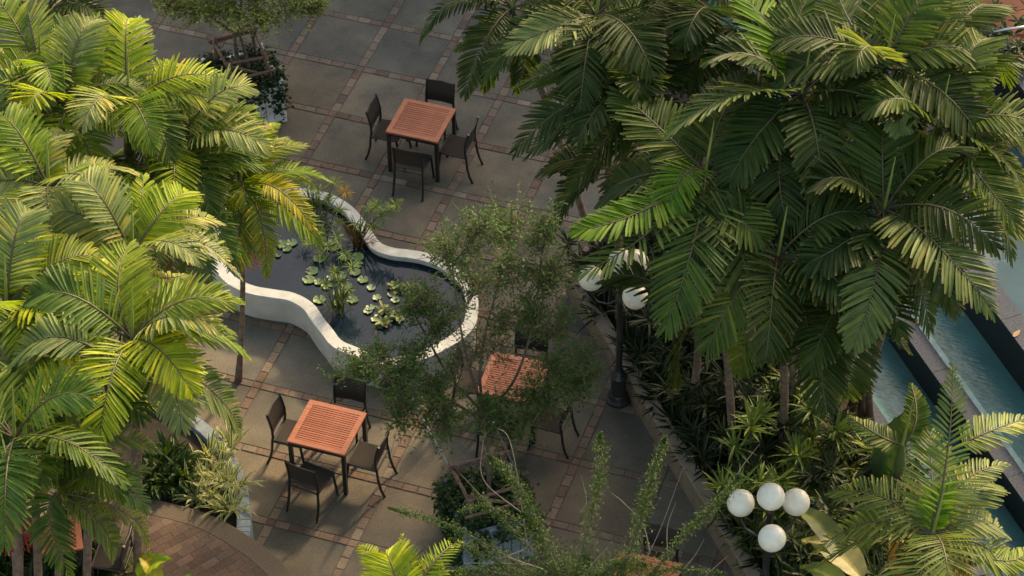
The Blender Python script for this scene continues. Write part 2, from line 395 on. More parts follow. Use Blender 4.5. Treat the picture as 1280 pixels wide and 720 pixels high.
    if fruit:
        for k, ang in enumerate(fruit[1]):
            fm = MB(); pq = p0+np.array([0, 0, -.02]); st_ = []
            for j in range(34):
                a = ang+rs.normal(0, .42); ln = rs.uniform(.28, .55)
                e1 = pq+np.array([math.cos(a)*ln*.45, math.sin(a)*ln*.45, -.02]); e2 = e1+np.array([math.cos(a)*.08, math.sin(a)*.08, -ln*.75])
                fm.tube([pq, e1, e2], [.006, .005, .004], 4, False)
                for q in range(4):
                    f_ = (q+1)/4.2; pp = e1+(e2-e1)*f_+rs.normal(0, .008, 3); fm.sphere(pp, .011, 5, 4)
            fm.build('fruit_cluster', M[fruit[0]], root)
    for k in range(skirt):
        a = k*2.1+rs.random(); Tp = Cw+np.array([math.cos(a)*.45, math.sin(a)*.45, -1.05]); Mp = Cw+np.array([math.cos(a)*.38, math.sin(a)*.38, -.25])
        frond(root, Bw, Cw, Mp, Tp, int(rs.integers(1e9)), Lf*.7, wf, 22, .0, .3, 0, pointed, (.16, .10, .045))
    return root

# ================================================================== SETTING
S = 1.1; BW = .115                      # paving grid and band width
root = empty('paving'); tag(root, kind='structure')
gm = MB().add([(-60, -60, -.06), (70, -60, -.06), (70, 80, -.06), (-60, 80, -.06)], [(0, 1, 2, 3)]).build('ground', M['mortar']); tag(gm, kind='structure')
mort = MB().box((2.5, -3, -.032), (26, 24, .05)).build('mortar_bed', M['mortar'], root)
slab_me = MB().box((0, 0, -.021), (S-BW-.012, S-BW-.012, .042), ch=.007).mesh('paving_slab', M['aggregate'])
rs = np.random.default_rng(5)
DV = np.array([.648, -.762]); NV = np.array([.762, .648])        # along and across the garden wall and the pools
def dn(d, n): return (d*DV[0]+n*NV[0], d*DV[1]+n*NV[1])
def to_dn(x, y): return x*DV[0]+y*DV[1], x*NV[0]+y*NV[1]
WALL_D0, WALL_N = 6.34, 1.90
def open_ground(x, y):
    d, n = to_dn(x, y)
    return not (n > WALL_N+.1 and d > WALL_D0+.1)
def inview(x, y, m=60):
    px, py = to_px((x, y, 0)); return -m < px < 1280+m and -m < py < 720+m
for i in range(-8, 13):
    for j in range(-4, 12):
        x, y = (i+.5)*S, -(j+.5)*S
        if inview(x, y, 110) and open_ground(x-.5, y-.5):
            o = link('paving_slab', slab_me, root, (x, y, rs.normal(0, .0012))); k = rs.uniform(.86, 1.14); kk = rs.normal(0, .02); o.color = (k*(1+kk), k, k*(1-kk), 1)
BC = [(.215, .155, .125), (.24, .185, .148), (.265, .22, .178), (.20, .138, .108), (.275, .23, .188), (.20, .16, .13), (.235, .18, .146), (.25, .215, .176)]
bricks = []
for i in range(-8, 13):
    for j in range(-4, 13):
        X, Y = i*S, -j*S
        bricks.append((X, Y, 0, BW))
        for k in range(5):
            q = BW/2+(k+.5)*(S-BW)/5
            bricks.append((X+q, Y, 0, (S-BW)/5)); bricks.append((X, Y-q, 1, (S-BW)/5))
bricks = [b_ for b_ in bricks if inview(b_[0], b_[1], 90) and open_ground(b_[0], b_[1])]
def hidden(b_):
    px, py = to_px((b_[0], b_[1], 0))
    return not (0 < px < 1280 and 0 < py < 720) or px < 290 or (px < 400 and 100 < py < 240) or px > 900 or (px > 700 and py < 330)
bricks.sort(key=lambda b_: (hidden(b_), -to_px((b_[0], b_[1], 0))[1]))
def brick_mesh(L): return MB().box((0, 0, -.018), (L-.006, BW-.007, .042), ch=.006).mesh('brick', M['brick'])
bm1 = brick_mesh((S-BW)/5); bm2 = brick_mesh(BW+.002)
VV, FF, AA = [], [], []
for n, (x, y, r_, L) in enumerate(bricks):
    c = BC[int(rs.integers(len(BC)))]; q = rs.uniform(.8, 1.15); c = tuple(v*q*k_ for v, k_ in zip(c, (.90, .82, .74)))
    z = rs.normal(.0035, .0018)
    if n < 300:
        o = link('brick', bm2 if L == BW else bm1, root, (x, y, z), R(90)*r_+rs.normal(0, .006)); o.color = (*c, 1)
    else:
        b_ = MB().box((x, y, z-.018), (L-.006, BW-.007, .042), rz=R(90)*r_, ch=.006)
        k = len(VV); VV += b_.v; FF += [tuple(i+k for i in f) for f in b_.f]; AA += [(*c, 1)]*len(b_.v)
o = link('brick_joined', npmesh('brick_joined', VV, FF, M['brick_joined'], AA), root); tag(o, kind='stuff'); o.name = 'brick_bands'

# pond: white rimmed wall on a closed smooth curve -----------------
def smooth(P, k=6, closed=True):
    P = [np.array(p, float) for p in P]; n = len(P); out = []
    for i in range(n if closed else n-1):
        a, b, c, d = (P[(i+q) % n] if closed else P[min(max(i+q, 0), n-1)] for q in (-1, 0, 1, 2))
        for s in range(k):
            t = s/k; out.append(.5*((2*b)+(c-a)*t+(2*a-5*b+4*c-d)*t*t+(3*b-a-3*c+d)*t**3))
    if not closed: out.append(P[-1])
    return np.array(out)
rim_px = [(386, 241), (411, 247), (433, 260), (449, 278), (461, 296), (472, 308), (491, 314.6), (511, 317), (532, 321), (553, 329), (570, 341), (583, 355), (589, 370), (590, 387), (587, 403), (576, 417),
          (557, 429.5), (533, 441.5), (508, 450), (484, 452), (463, 448), (443, 439), (421, 429), (408, 413), (397, 399), (385, 382.5), (365, 371), (340, 366.5), (315, 362), (292, 352), (277, 337), (267, 314), (267, 292), (276, 272), (296, 255), (324, 244), (356, 239)]
ZR = .46
cl = smooth([at(x, y, ZR)[:2] for x, y in rim_px], 4)
tg = np.roll(cl, -1, 0)-np.roll(cl, 1, 0); tg = nrm(tg); nr_ = np.stack([tg[:, 1], -tg[:, 0]], 1)
area = .5*np.sum(cl[:, 0]*np.roll(cl[:, 1], -1)-np.roll(cl[:, 0], -1)*cl[:, 1])
if area < 0: nr_ = -nr_
def sweep(prof, name, mt, parent):
    n = len(cl); k = len(prof); V = [(*(cl[i]+nr_[i]*o_), z) for i in range(n) for o_, z in prof]
    F = [(i*k+j, ((i+1) % n)*k+j, ((i+1) % n)*k+(j+1) % k, i*k+(j+1) % k) for i in range(n) for j in range(k)]
    return link(name, npmesh(name, V, F, mt, smooth=False), parent)
pw = empty('pond_wall', tuple([*cl.mean(0), 0])); tag(pw, 'curving bean-shaped pond wall with cream sides and a broad white rim', 'wall')
c0 = cl.copy(); cl = cl-cl.mean(0)
sweep([(.050, -.02), (.056, ZR-.047), (-.055, ZR-.047), (-.055, -.02)], 'wall_side', M['cream_wall'], pw)
sweep([(.080, ZR-.05), (.084, ZR-.006), (.079, ZR), (-.079, ZR), (-.084, ZR-.006), (-.080, ZR-.05)], 'rim', M['white_rim'], pw)
cm = c0.mean(0); inner = cl-nr_*.06
wv = [(0, 0, 0)]+[(x, y, 0) for x, y in inner]
wo = link('water', npmesh('water', [(x+cm[0], y+cm[1], .36) for x, y in inner]+[(cm[0]-.2, cm[1]+.1, .36)], [(i, (i+1) % len(inner), len(inner)) for i in range(len(inner))], M['pond_water'])); tag(wo, kind='structure'); wo.name = 'pond_water'
# pond water must fill a curved, non star-shaped outline: rebuild with bmesh triangulation
import bmesh
bmw = bmesh.new(); vs = [bmw.verts.new((x+cm[0], y+cm[1], .36)) for x, y in inner]; f = bmw.faces.new(vs); f.normal_update()
if f.normal.z < 0: f.normal_flip()
bmesh.ops.triangulate(bmw, faces=[f]); bmw.to_mesh(wo.data); bmw.free(); wo.data.update()

# garden wall round the palm bed -------------------------------------
def slab_dn(mb, d0, d1, n0, n1, z0, z1):
    P = [dn(d0, n0), dn(d1, n0), dn(d1, n1), dn(d0, n1)]
    a = .5*sum(P[i][0]*P[(i+1) % 4][1]-P[(i+1) % 4][0]*P[i][1] for i in range(4))
    if a < 0: P = P[::-1]
    return mb.prism(P, z0, z1)
gw = empty('garden_wall', (*dn(9, WALL_N), 0)); tag(gw, 'low tan rendered wall along the left edge of the dark palm bed', 'wall')
def local(mb, root):
    l = root.location; mb.v = [(x-l[0], y-l[1], z-l[2]) for x, y, z in mb.v]; return mb
mb = MB(); slab_dn(mb, WALL_D0, 16, WALL_N-.08, WALL_N+.08, 0, .38); slab_dn(mb, WALL_D0, WALL_D0+.16, WALL_N+.08, 4.4, 0, .38)
local(mb, gw).build('wall_side', M['tan_wall'], gw)
mb = MB(); slab_dn(mb, WALL_D0-.01, 16, WALL_N-.09, WALL_N+.09, .38, .42); slab_dn(mb, WALL_D0-.01, WALL_D0+.17, WALL_N+.09, 4.4, .38, .42)
local(mb, gw).build('coping', M['tan_cap'], gw)
mb = MB(); slab_dn(mb, WALL_D0+.16, 16, WALL_N+.08, 4.36, 0, .33); o = mb.build('soil', M['soil']); tag(o, kind='structure')
# pools in steps: water, granite ledge, next water ... ------------------
PD0, PD1 = -6, 18
def pool_water(name, n0, n1, z, mt):
    mb = MB(); P = [dn(6.3, n0), dn(PD1, n0), dn(PD1, n1), dn(PD0, n1)]
    o = mb.add([(x, y, z) for x, y in P], [(0, 1, 2, 3)]).build(name, M[mt]); tag(o, kind='structure')
def ledge(label, n0, n1, z0, z1, face, lip=None, npieces=12, PD0=6.0):
    r_ = empty('pool_ledge', (*dn(8, n0), z0)); tag(r_, label, 'pool wall')
    mb = MB(); slab_dn(mb, PD0, PD1, n0+.012, n1-.01, z0, z1-.04); local(mb, r_).build('tiled_face', M[face], r_)
    L = (PD1-PD0)/npieces
    for k in range(npieces):
        mb = MB(); slab_dn(mb, PD0+k*L+.003, PD0+(k+1)*L-.003, n0, n1, z1-.04, z1); local(mb, r_).build('capstone', M['granite'], r_)
    if lip:
        mb = MB(); slab_dn(mb, PD0, PD1, n1+.001, n1+lip, z0, z1-.02); local(mb, r_).build('overflow_lip', M['lip_tile'], r_)
ledge('grey granite edging between the palm bed and the lowest pool', 4.36, 4.58, -.1, .34, 'black_tile')
pool_water('pool_water', 4.5, 5.5, .0, 'pool_water')
ledge('speckled granite ledge with a turquoise overflow lip in the middle of the cascade', 5.43, 5.66, -.1, .50, 'black_tile', .085)
pool_water('pool_water', 5.70, 6.45, .45, 'pool_water')
ledge('upper granite ledge above a tall black face, beside the turquoise channel', 6.36, 6.66, .2, 1.10, 'black_tile')
pool_water('pool_water', 6.6, 8.55, 1.085, 'pool_water_grey')
ledge('highest granite ledge at the right edge, below the terracotta terrace', 8.46, 8.78, .8, 1.70, 'black_tile', None, 24, -6)
mb = MB(); slab_dn(mb, -6, 6.0, 4.4, 8.44, 0, .33); o = mb.build('soil', M['soil']); tag(o, kind='structure')
mb = MB(); slab_dn(mb, 6.003, 6.3, 4.6, 8.44, -.1, 1.12); o = mb.build('pool_end_wall', M['black_tile']); tag(o, 'dark end wall of the stepped pools, hidden under the palms', 'wall')
mb = MB(); slab_dn(mb, PD0-10, PD1, 8.78, 24, 0, 1.64); up = mb.build('upper_terrace', M['mortar']); tag(up, kind='structure')
tile_me = {}
rt = math.atan2(DV[1], DV[0])
for a in range(14):
    for b_ in range(8):
        d_, n_ = -1.5+a*.62, 8.80+.3+b_*.61
        x, y = dn(d_, n_); px, py = to_px((x, y, 1.7))
        if px < 1330 and py > -60 and px > 1100:
            if not tile_me: tile_me['t'] = MB().box((0, 0, -.02), (.612, .602, .04), ch=.005).mesh('floor_tile', M['terracotta'])
            link('floor_tile', tile_me['t'], up, (x, y, 1.685), rt)
o = MB().tube([at(1243, 46, 1.75), at(1243, 40, 2.1), at(1256, 37, 2.15), at(1300, 31, 2.15), at(1300, 40, 1.75)], .02, 8).build('handrail', M['steel']); tag(o, 'thin grey metal handrail over the shrub by the terracotta terrace', 'handrail')
for k, (px, py, z, a) in enumerate([(1143, 402, .505, .4), (1267, 421, 1.105, 1.2)]):
    q = np.array([at(px, py, z)]); q[0, 2] += .006; rs2 = np.random.default_rng(k)
    V, F, A = blades(rs2, q, np.array([[math.cos(a), math.sin(a), .12]]), np.array([[-math.sin(a), math.cos(a), 0]]), np.array([.15]), np.array([.065]), np.array([.06]), fold=.12)
    o = link('fallen_leaf', npmesh('fallen_leaf', V, F, M['leaf_litter'], A)); tag(o, ['dry tan leaf lying on the ledge beside the turquoise lip', 'dry tan leaf lying on the upper grey ledge near the right edge'][k], 'leaf')

# raised terrace at lower left -------------------------------------------
ZT = .60
edge_px = [(60, 606), (110, 612), (150, 617), (195, 626), (235, 637), (260, 642), (282, 651), (304, 665.5), (329, 681), (349, 698), (367, 720), (384, 748), (396, 780), (404, 820)]
edge = smooth([at(x, y, ZT)[:2] for x, y in [(60, 606), (150, 615), (215, 629), (262, 643), (306, 666.5), (345, 696), (374, 730), (396, 778), (410, 840)]], 7, False)
te = empty('terrace'); tag(te, kind='structure')
far = [tuple(at(404, 1150, ZT)[:2]), tuple(at(-300, 1150, ZT)[:2]), tuple(at(-300, 600, ZT)[:2])]
poly = [tuple(p) for p in edge]+far
a = .5*sum(poly[i][0]*poly[(i+1) % len(poly)][1]-poly[(i+1) % len(poly)][0]*poly[i][1] for i in range(len(poly)))
if a < 0: poly = poly[::-1]
MB().prism(poly, 0, ZT-.012).build('terrace_base', M['tan_cap'], te)
et = nrm(np.gradient(edge, axis=0)); en = np.stack([et[:, 1], -et[:, 0]], 1)       # points into the terrace (edge runs left to right, terrace on its right)
if ((np.array(far[0])-edge[12])@en[12]) < 0: en = -en
BWT = .25; nb = len(edge)
rings = [(0, 0), (0, ZT-.006), (.01, ZT), (BWT, ZT), (BWT, 0)]
V = [(*(edge[i]+en[i]*o_), z) for i in range(nb) for o_, z in rings]; k = len(rings)
F = [(i*k+j, (i+1)*k+j, (i+1)*k+j+1, i*k+j+1) for i in range(nb-1) for j in range(k-1)]
link('border', npmesh('border', V, F, M['border_wash']), te)
A0, A1 = at(251, 716, ZT)[:2], at(293, 693, ZT)[:2]; ba = math.atan2(*(A1-A0)[::-1]); bu = np.array([math.cos(ba), math.sin(ba)]); bv = np.array([-bu[1], bu[0]])
ie = edge+en*(BWT+.006)
def clip(P, p, n):
    out = []
    for i in range(len(P)):
        a, b = P[i], P[(i+1) % len(P)]; da, db = (a-p)@n, (b-p)@n
        if da >= 0: out.append(a)
        if da*db < 0: out.append(a+(b-a)*da/(da-db))
    return out
PC = [(.135, .085, .060), (.12, .073, .052), (.155, .100, .070), (.115, .078, .058), (.14, .095, .068)]
o0 = at(250, 690, ZT)[:2]; npv = 0
for j in range(-22, 22):
    for i in range(-16, 16):
        c = o0+bu*(i+.5*(j % 2))*.225+bv*j*.112
        px, py = to_px((*c, ZT))
        if not (90 < px < 400 and 590 < py < 745): continue
        P = [c+bu*(sx*.1108)+bv*(sy*.0544) for sx, sy in ((-1, -1), (1, -1), (1, 1), (-1, 1))]
        for q in range(14, nb-1, 2):
            P = clip(P, ie[q], en[q])
            if len(P) < 3: break
        if len(P) < 3 or npv > 295: continue
        aa = .5*sum(P[i_][0]*P[(i_+1) % len(P)][1]-P[(i_+1) % len(P)][0]*P[i_][1] for i_ in range(len(P)))
        if aa < .001: continue
        npv += 1; z = ZT+rs.normal(-.002, .0008)
        mb = MB().prism([tuple(p-c) for p in P], -.03, 0); o = mb.build('paver', M['brick'], te, (c[0], c[1], z))
        q = rs.uniform(.82, 1.18); cc = PC[int(rs.integers(5))]; o.color = (*[v*q for v in cc], 1)
# curved grey stone planter wall and its soil
pl = smooth([(3.34, -9.95), (3.30, -9.62), (3.25, -9.46), (3.14, -9.20), (2.90, -8.78), (2.52, -8.35), (2.0, -8.0), (1.2, -7.75), (.1, -7.65), (-1.6, -7.9), (-3.5, -8.6)], 4, False)
pt = nrm(np.gradient(pl, axis=0)); pn = np.stack([pt[:, 1], -pt[:, 0]], 1)
sw = empty('planter_wall', (2.5, -8.35, 0)); tag(sw, 'curved blue-grey stone planter wall beside the striped plants', 'wall')
rr = [(-.09, 0), (-.09, .575), (-.08, .592), (.08, .592), (.09, .575), (.09, 0)]
st_n = 0
for s0 in range(0, len(pl)-1, 2):
    s1 = min(s0+2, len(pl)-1)
    if s1 <= s0: continue
    V = []; idx = list(range(s0, s1+1)); k = len(rr)
    for i in idx:
        p = pl[i]+(pt[i]*.004 if i == s0 else (-pt[i]*.004 if i == s1 else 0)); V += [(p[0]+pn[i][0]*o_-2.5, p[1]+pn[i][1]*o_+8.35, z) for o_, z in rr]
    F = [(i*k+j, (i+1)*k+j, (i+1)*k+j+1, i*k+j+1) for i in range(len(idx)-1) for j in range(k-1)]
    m_ = MB(); m_.add(V, F); m_.add(V[:k], [tuple(range(k))]); m_.add(V[-k:], [tuple(range(k))[::-1]])
    m_.build('stone_block', M['grey_stone'], sw)
inn = [tuple(p) for p in pl]+[(-3.5, -14), (1.5, -14), (3.0, -10.5)]
aa = .5*sum(inn[i][0]*inn[(i+1) % len(inn)][1]-inn[(i+1) % len(inn)][0]*inn[i][1] for i in range(len(inn)))
o = MB().prism(inn if aa > 0 else inn[::-1], 0, .50).build('soil', M['soil']); tag(o, kind='structure')

# unseen blocks added beyond the top edge to shade the paving and right-hand palms
def building(label, x0, x1, y0, y1, h, cols, floors):
    b_ = empty('shade_building', ((x0+x1)/2, (y0+y1)/2, 0)); tag(b_, label, 'building'); w_, d_ = x1-x0, y1-y0
    MB().box((0, 0, (h-.4)/2), (w_, d_, h-.4)).build('wall', M['cream_wall'], b_)
    MB().box((0, 0, h-.2), (w_+.5, d_+.5, .4), ch=.05).build('roof', M['terracotta'], b_)
    fh = (h-.6)/floors; cw = w_/cols
    wm = MB().box((0, -.02, 0), (cw*.5, .06, fh*.55)).mesh('window', M['black_tile'])
    fm = MB().box((-cw*.26, -.05, 0), (.06, .10, fh*.6)).mesh('window_frame', M['white_paint'])
    for f in range(floors):
        for c in range(cols):
            o = link('window', wm, b_, (-w_/2+(c+.5)*cw, -d_/2, .5+(f+.5)*fh)); link('window_frame', fm, o); link('window_frame', fm, o, (cw*.52, 0, 0))
building('unseen low cream block with a tiled roof, added beyond the paving to shade it', -24, 9.6, 9, 19, 9.0, 10, 3)
building('unseen tall cream block added beyond the courtyard to shade the right-hand palms', 9.65, 12.0, 9, 15, 15.0, 1, 5)

# ================================================================== FURNITURE
def rect_rail(mb, p0, p1, w_, h_):
    p0, p1 = Vector(p0), Vector(p1); d = p1-p0; L = d.length; c = (p0+p1)/2
    rz = math.atan2(d.y, d.x); el = math.asin(d.z/L)
    return mb.box(c, (L, w_, h_), rz=rz, tilt=Matrix.Rotation(-el, 3, 'Y'))
def make_table(label, x, y, z, rz=0, slats=16, wd=.774):
    t_ = empty('table', (x, y, z), rz); tag(t_, label, 'table', 'square teak-topped patio tables')
    h = .75; b_ = .072; hw = wd/2; tone = random.uniform(.92, 1.06)
    cr = (tone*1.05, tone*1.08, tone*1.12, 1)
    for sx, sy in ((0, -1), (0, 1), (-1, 0), (1, 0)):
        mb = MB()
        if sx == 0: q = [(-hw, sy*hw), (hw, sy*hw), (hw-b_, sy*(hw-b_)), (-hw+b_, sy*(hw-b_))]
        else: q = [(sx*hw, -hw+.001), (sx*hw, hw-.001), (sx*(hw-b_), hw-b_-.001), (sx*(hw-b_), -hw+b_+.001)]
        a_ = .5*sum(q[i][0]*q[(i+1) % 4][1]-q[(i+1) % 4][0]*q[i][1] for i in range(4))
        o = mb.prism(q if a_ > 0 else q[::-1], h-.028, h).build('frame_rail', M['teak'], t_); o.color = cr
    inr = hw-b_-.002; pit = 2*inr/slats
    me = MB().box((0, 0, 0), (2*inr, pit-.0085, .018), ch=.002).mesh('slat', M['teak'])
    for k in range(slats):
        o = link('slat', me, t_, (0, -inr+(k+.5)*pit, h-.012)); q = tone*random.uniform(.86, 1.14); o.color = (q, q, q, 1)
    mb = MB()
    for sy in (-1, 1): mb.box((0, sy*(hw-.035), h-.062), (wd-.11, .025, .06)); mb.box((sy*(hw-.035), 0, h-.0625), (.025, wd-.11, .058))
    for q in (-.16, .16): mb.box((0, q, h-.036), (wd-.10, .05, .014))
    mb.build('apron', M['black_metal'], t_)
    for sx in (-1, 1):
        for sy in (-1, 1): MB().box((sx*(hw-.03), sy*(hw-.03), (h-.029)/2), (.048, .048, h-.029), ch=.001).build('leg', M['black_metal'], t_)
    return t_
def make_chair():
    t_ = empty('chair'); w_ = .205; K = 'black_metal'
    for sx in (-1, 1):
        MB().tube([(sx*(w_+.012), -.29, 0), (sx*(w_+.010), -.245, .11), (sx*(w_+.004), -.21, .27), (sx*w_, -.20, .42)], .0175, 8).build('leg', M[K], t_)
        MB().tube([(sx*(w_+.010), .245, 0), (sx*(w_+.008), .225, .14), (sx*(w_+.003), .20, .30), (sx*w_, .185, .425)], .0175, 8).build('leg', M[K], t_)
    f_ = MB()
    for sx in (-1, 1): f_.tube([(sx*w_, -.20, .42), (sx*w_, -.185, .50), (sx*w_, -.188, .64), (sx*w_, -.215, .77), (sx*(w_-.002), -.245, .875)], .018, 8)
    f_.tube([(-w_, -.238, .855), (0, -.258, .862), (w_, -.238, .855)], .011, 8); f_.tube([(-w_, -.186, .545), (0, -.205, .545), (w_, -.186, .545)], .009, 8)
    f_.build('back_frame', M[K], t_)
    f_ = MB()
    for sx in (-1, 1): f_.tube([(sx*w_, -.21, .425), (sx*w_, 0, .432), (sx*w_, .20, .438)], .015, 8)
    f_.tube([(-w_, .20, .438), (w_, .20, .438)], .013, 8); f_.tube([(-w_, -.20, .424), (w_, -.20, .424)], .013, 8); f_.tube([(-w_, 0, .405), (w_, 0, .405)], .010, 8)
    f_.build('seat_frame', M[K], t_)
    def sheet(fn, nu=8, nv=8, th=.006):
        V = [fn(-1+2*i/nu, j/nv) for j in range(nv+1) for i in range(nu+1)]; n = len(V); W = nu+1
        n0 = (Vector(V[1])-Vector(V[0])).cross(Vector(V[W])-Vector(V[0])).normalized()*th
        F = [(j*W+i, j*W+i+1, (j+1)*W+i+1, (j+1)*W+i) for j in range(nv) for i in range(nu)]
        V2 = [tuple(Vector(v)-n0) for v in V]; m_ = MB(); m_.add(V, F, True); m_.add(V2, [q[::-1] for q in F], True); return m_
    sheet(lambda u, v: (u*(w_-.006), -.17+v*.36, .447+.004*v-.014*(1-u*u)*math.sin(math.pi*v))).build('seat', M['sling'], t_)
    def bk(u, v):
        z = .55+v*.30; y = np.interp(z, [.50, .64, .77, .875], [-.185, -.188, -.215, -.245]); return (u*(w_-.006), y-.018*(1-u*u), z)
    sheet(bk).build('backrest', M['sling'], t_)
    return t_
chair0 = make_chair(); first = [True]
def chair(x, y, rz, label, z=0):
    if first[0]: r_ = chair0; first[0] = False
    else:
        r_ = chair0.copy(); COL.objects.link(r_)
        for ch in list(chair0.children):
            c = ch.copy(); COL.objects.link(c); c.parent = r_
    r_.location = (x, y, z); r_.rotation_euler = (0, 0, rz); tag(r_, label, 'chair', 'black sling patio chairs round the tables'); return r_
def back_at(cx, cy, rz, lab, z=0):   # chair from the place of its backrest top; rz=0 faces +Y
    chair(cx+.24*-math.sin(rz), cy+.24*math.cos(rz), rz, lab, z)
make_table('square teak table standing beyond the pond, the farther of the two unobstructed tables', 2.70, -1.665, 0, R(0), 14)
make_table('square slatted teak table between the pond and the brick terrace', 3.66, -7.69, 0, R(0), 17)
make_table('teak table half hidden behind the fine-leaved tree', 5.60, -6.12, 0, R(3), 16)
make_table('reddish teak table cut off by the bottom edge of the picture', 8.18, -8.88, 0, R(2), 16)
make_table('teak table glimpsed behind the palm fronds at top left', -2.12, -1.55, 0, R(0), 14)
back_at(2.72, -.91, R(180), 'black chair on the far side of the table beyond the pond')
back_at(1.96, -1.68, R(-88), 'black chair at the left side of the table beyond the pond')
back_at(3.49, -1.70, R(90), 'black chair at the right side of the table beyond the pond')
back_at(2.78, -2.46, R(2), 'black chair on the near side of the table beyond the pond')
back_at(3.67, -6.91, R(183), 'black chair between the pond wall and the slatted table, partly under leaves')
back_at(2.92, -7.65, R(-90), 'black chair at the left side of the slatted table near the brick terrace')
back_at(4.45, -7.73, R(90), 'black chair at the right side of the slatted table near the brick terrace')
back_at(3.64, -8.54, R(-8), 'black chair on the near side of the slatted table, turned slightly askew')
back_at(5.58, -5.32, R(188), 'black chair at the far side of the table behind the fine-leaved tree')
back_at(4.78, -6.08, R(-84), 'black chair tucked beside the pond rim, left of the tree-hidden table')
back_at(6.44, -6.37, R(90), 'black chair at the right side of the tree-hidden table, curved legs in view')
back_at(5.60, -6.95, R(0), 'black chair on the near side of the tree-hidden table, nearly all behind branches')
back_at(8.18, -8.08, R(181), 'black chair at the far side of the table cut off by the bottom edge')
back_at(7.40, -8.92, R(-90), 'black chair left of the table cut off by the bottom edge, seen through shoots')
back_at(*at(146, 30, .86)[:2], R(180), 'black chair whose back shows above the palms at top left')
q = at(72, 668, ZT+.75); make_table('red slatted table on the brick terrace, half hidden under palm fronds', q[0], q[1], ZT, R(30), 12, .56)
q = at(160, 668, ZT+.86); back_at(q[0], q[1], R(100), 'black chair on the brick terrace under the palm fronds', ZT)

# ------------------------------------------------------------------ lamps
def make_lamp(label, x, y, rot, hgt=2.15, r=.162):
    t_ = empty('street_lamp', (x, y, 0)); tag(t_, label, 'lamp', 'four-globe lamp posts')
    K = M['lamp_metal']
    MB().lathe((0, 0, 0), [(.001, 0), (.17, 0), (.17, .04), (.135, .07), (.12, .12), (.105, .14), (.10, .42), (.115, .44), (.09, .48), (.06, .54), (.05, .58)], 12, False).build('base', K, t_)
    MB().lathe((0, 0, 0), [(.046, .56), (.044, 1.1), (.055, 1.12), (.042, 1.15), (.038, hgt-.42), (.06, hgt-.40), (.06, hgt-.34), (.036, hgt-.31), (.03, hgt+.02), (.045, hgt+.03), (.05, hgt+.06), (.02, hgt+.10)], 12).build('pole', K, t_)
    for k in range(3):
        a = rot+k*2*math.pi/3; c, s = math.cos(a), math.sin(a); Rr = .37
        MB().tube([(.04*c, .04*s, hgt-.37), (.15*c, .15*s, hgt-.44), (.29*c, .29*s, hgt-.40), (Rr*c, Rr*s, hgt-.27), (Rr*c, Rr*s, hgt-.18)], .014, 8).build('arm', K, t_)
        g_ = MB().sphere((Rr*c, Rr*s, hgt), r, 28, 16).build('globe', M['globe'], t_)
        MB().lathe((Rr*c, Rr*s, hgt), [(.03, -.24), (.075, -.19), (.085, -.16), (.08, -r*.86), (.02, -r*.97)], 14).build('globe_cup', K, g_)
    g_ = MB().sphere((0, 0, hgt+.30), r, 28, 16).build('globe', M['globe'], t_)
    MB().lathe((0, 0, hgt+.30), [(.02, -.25), (.03, -.21), (.08, -.17), (.08, -r*.86), (.02, -r*.97)], 14).build('globe_cup', K, g_)
cam_az = math.atan2(-FW[1], -FW[0])
make_lamp('black lamp post with four white globes, half behind palm fronds beside the tan wall', 6.78, -5.37, cam_az+R(27))
L2 = at(962, 643, 2.15); make_lamp('black lamp post with four white globes rising from the dark bed at lower right', L2[0], L2[1], cam_az)

# ------------------------------------------------------------------ square planters, stakes, ivy, trees
def leafcloud(name, P, L, color, parent, mt='small_leaf', Wr=.42, flat=.6, seed=1, stuff=True):
    V, F, A = small_leaves(np.random.default_rng(seed), np.asarray(P), L, Wr, flat)
    o = link(name, npmesh(name, V, F, M[mt], A), parent); o.color = (*color, 1)
    if stuff: o['kind'] = 'stuff'
    return o
def planter(label, x, y, rz, size, h=.70, mt='white_paint'):
    t_ = empty('planter_box', (x, y, 0), rz); tag(t_, label, 'planter'); s2 = size/2
    MB().box((0, 0, h/2), (size-.10, size-.10, h-.10)).build('soil', M['soil'], t_)
    n = 7
    for k in range(4):
        a = k*math.pi/2; c, s = math.cos(a), math.sin(a)
        for i in range(n):
            u = (-s2+.06)+(i+.5)*(size-.12)/n; x_, y_ = u, -s2+.025
            MB().box((x_*c-y_*s, x_*s+y_*c, h/2-.01), ((size-.12)/n-.012, .03, h-.12), rz=a, ch=.004).build('plank', M[mt], t_)
        for zz in (h-.045, .06): MB().box((-(-s2+.02)*s, (-s2+.02)*c, zz), (size-.10, .045, .05), rz=a).build('rail', M[mt], t_)
    for sx in (-1, 1):
        for sy in (-1, 1):
            MB().box((sx*(s2-.03), sy*(s2-.03), (h+.03)/2), (.07, .07, h+.03), ch=.008).lathe((sx*(s2-.03), sy*(s2-.03), h+.03), [(.028, 0), (.036, .02), (.032, .045), (.012, .062), (.001, .065)], 10).build('corner_post', M[mt], t_)
    return t_
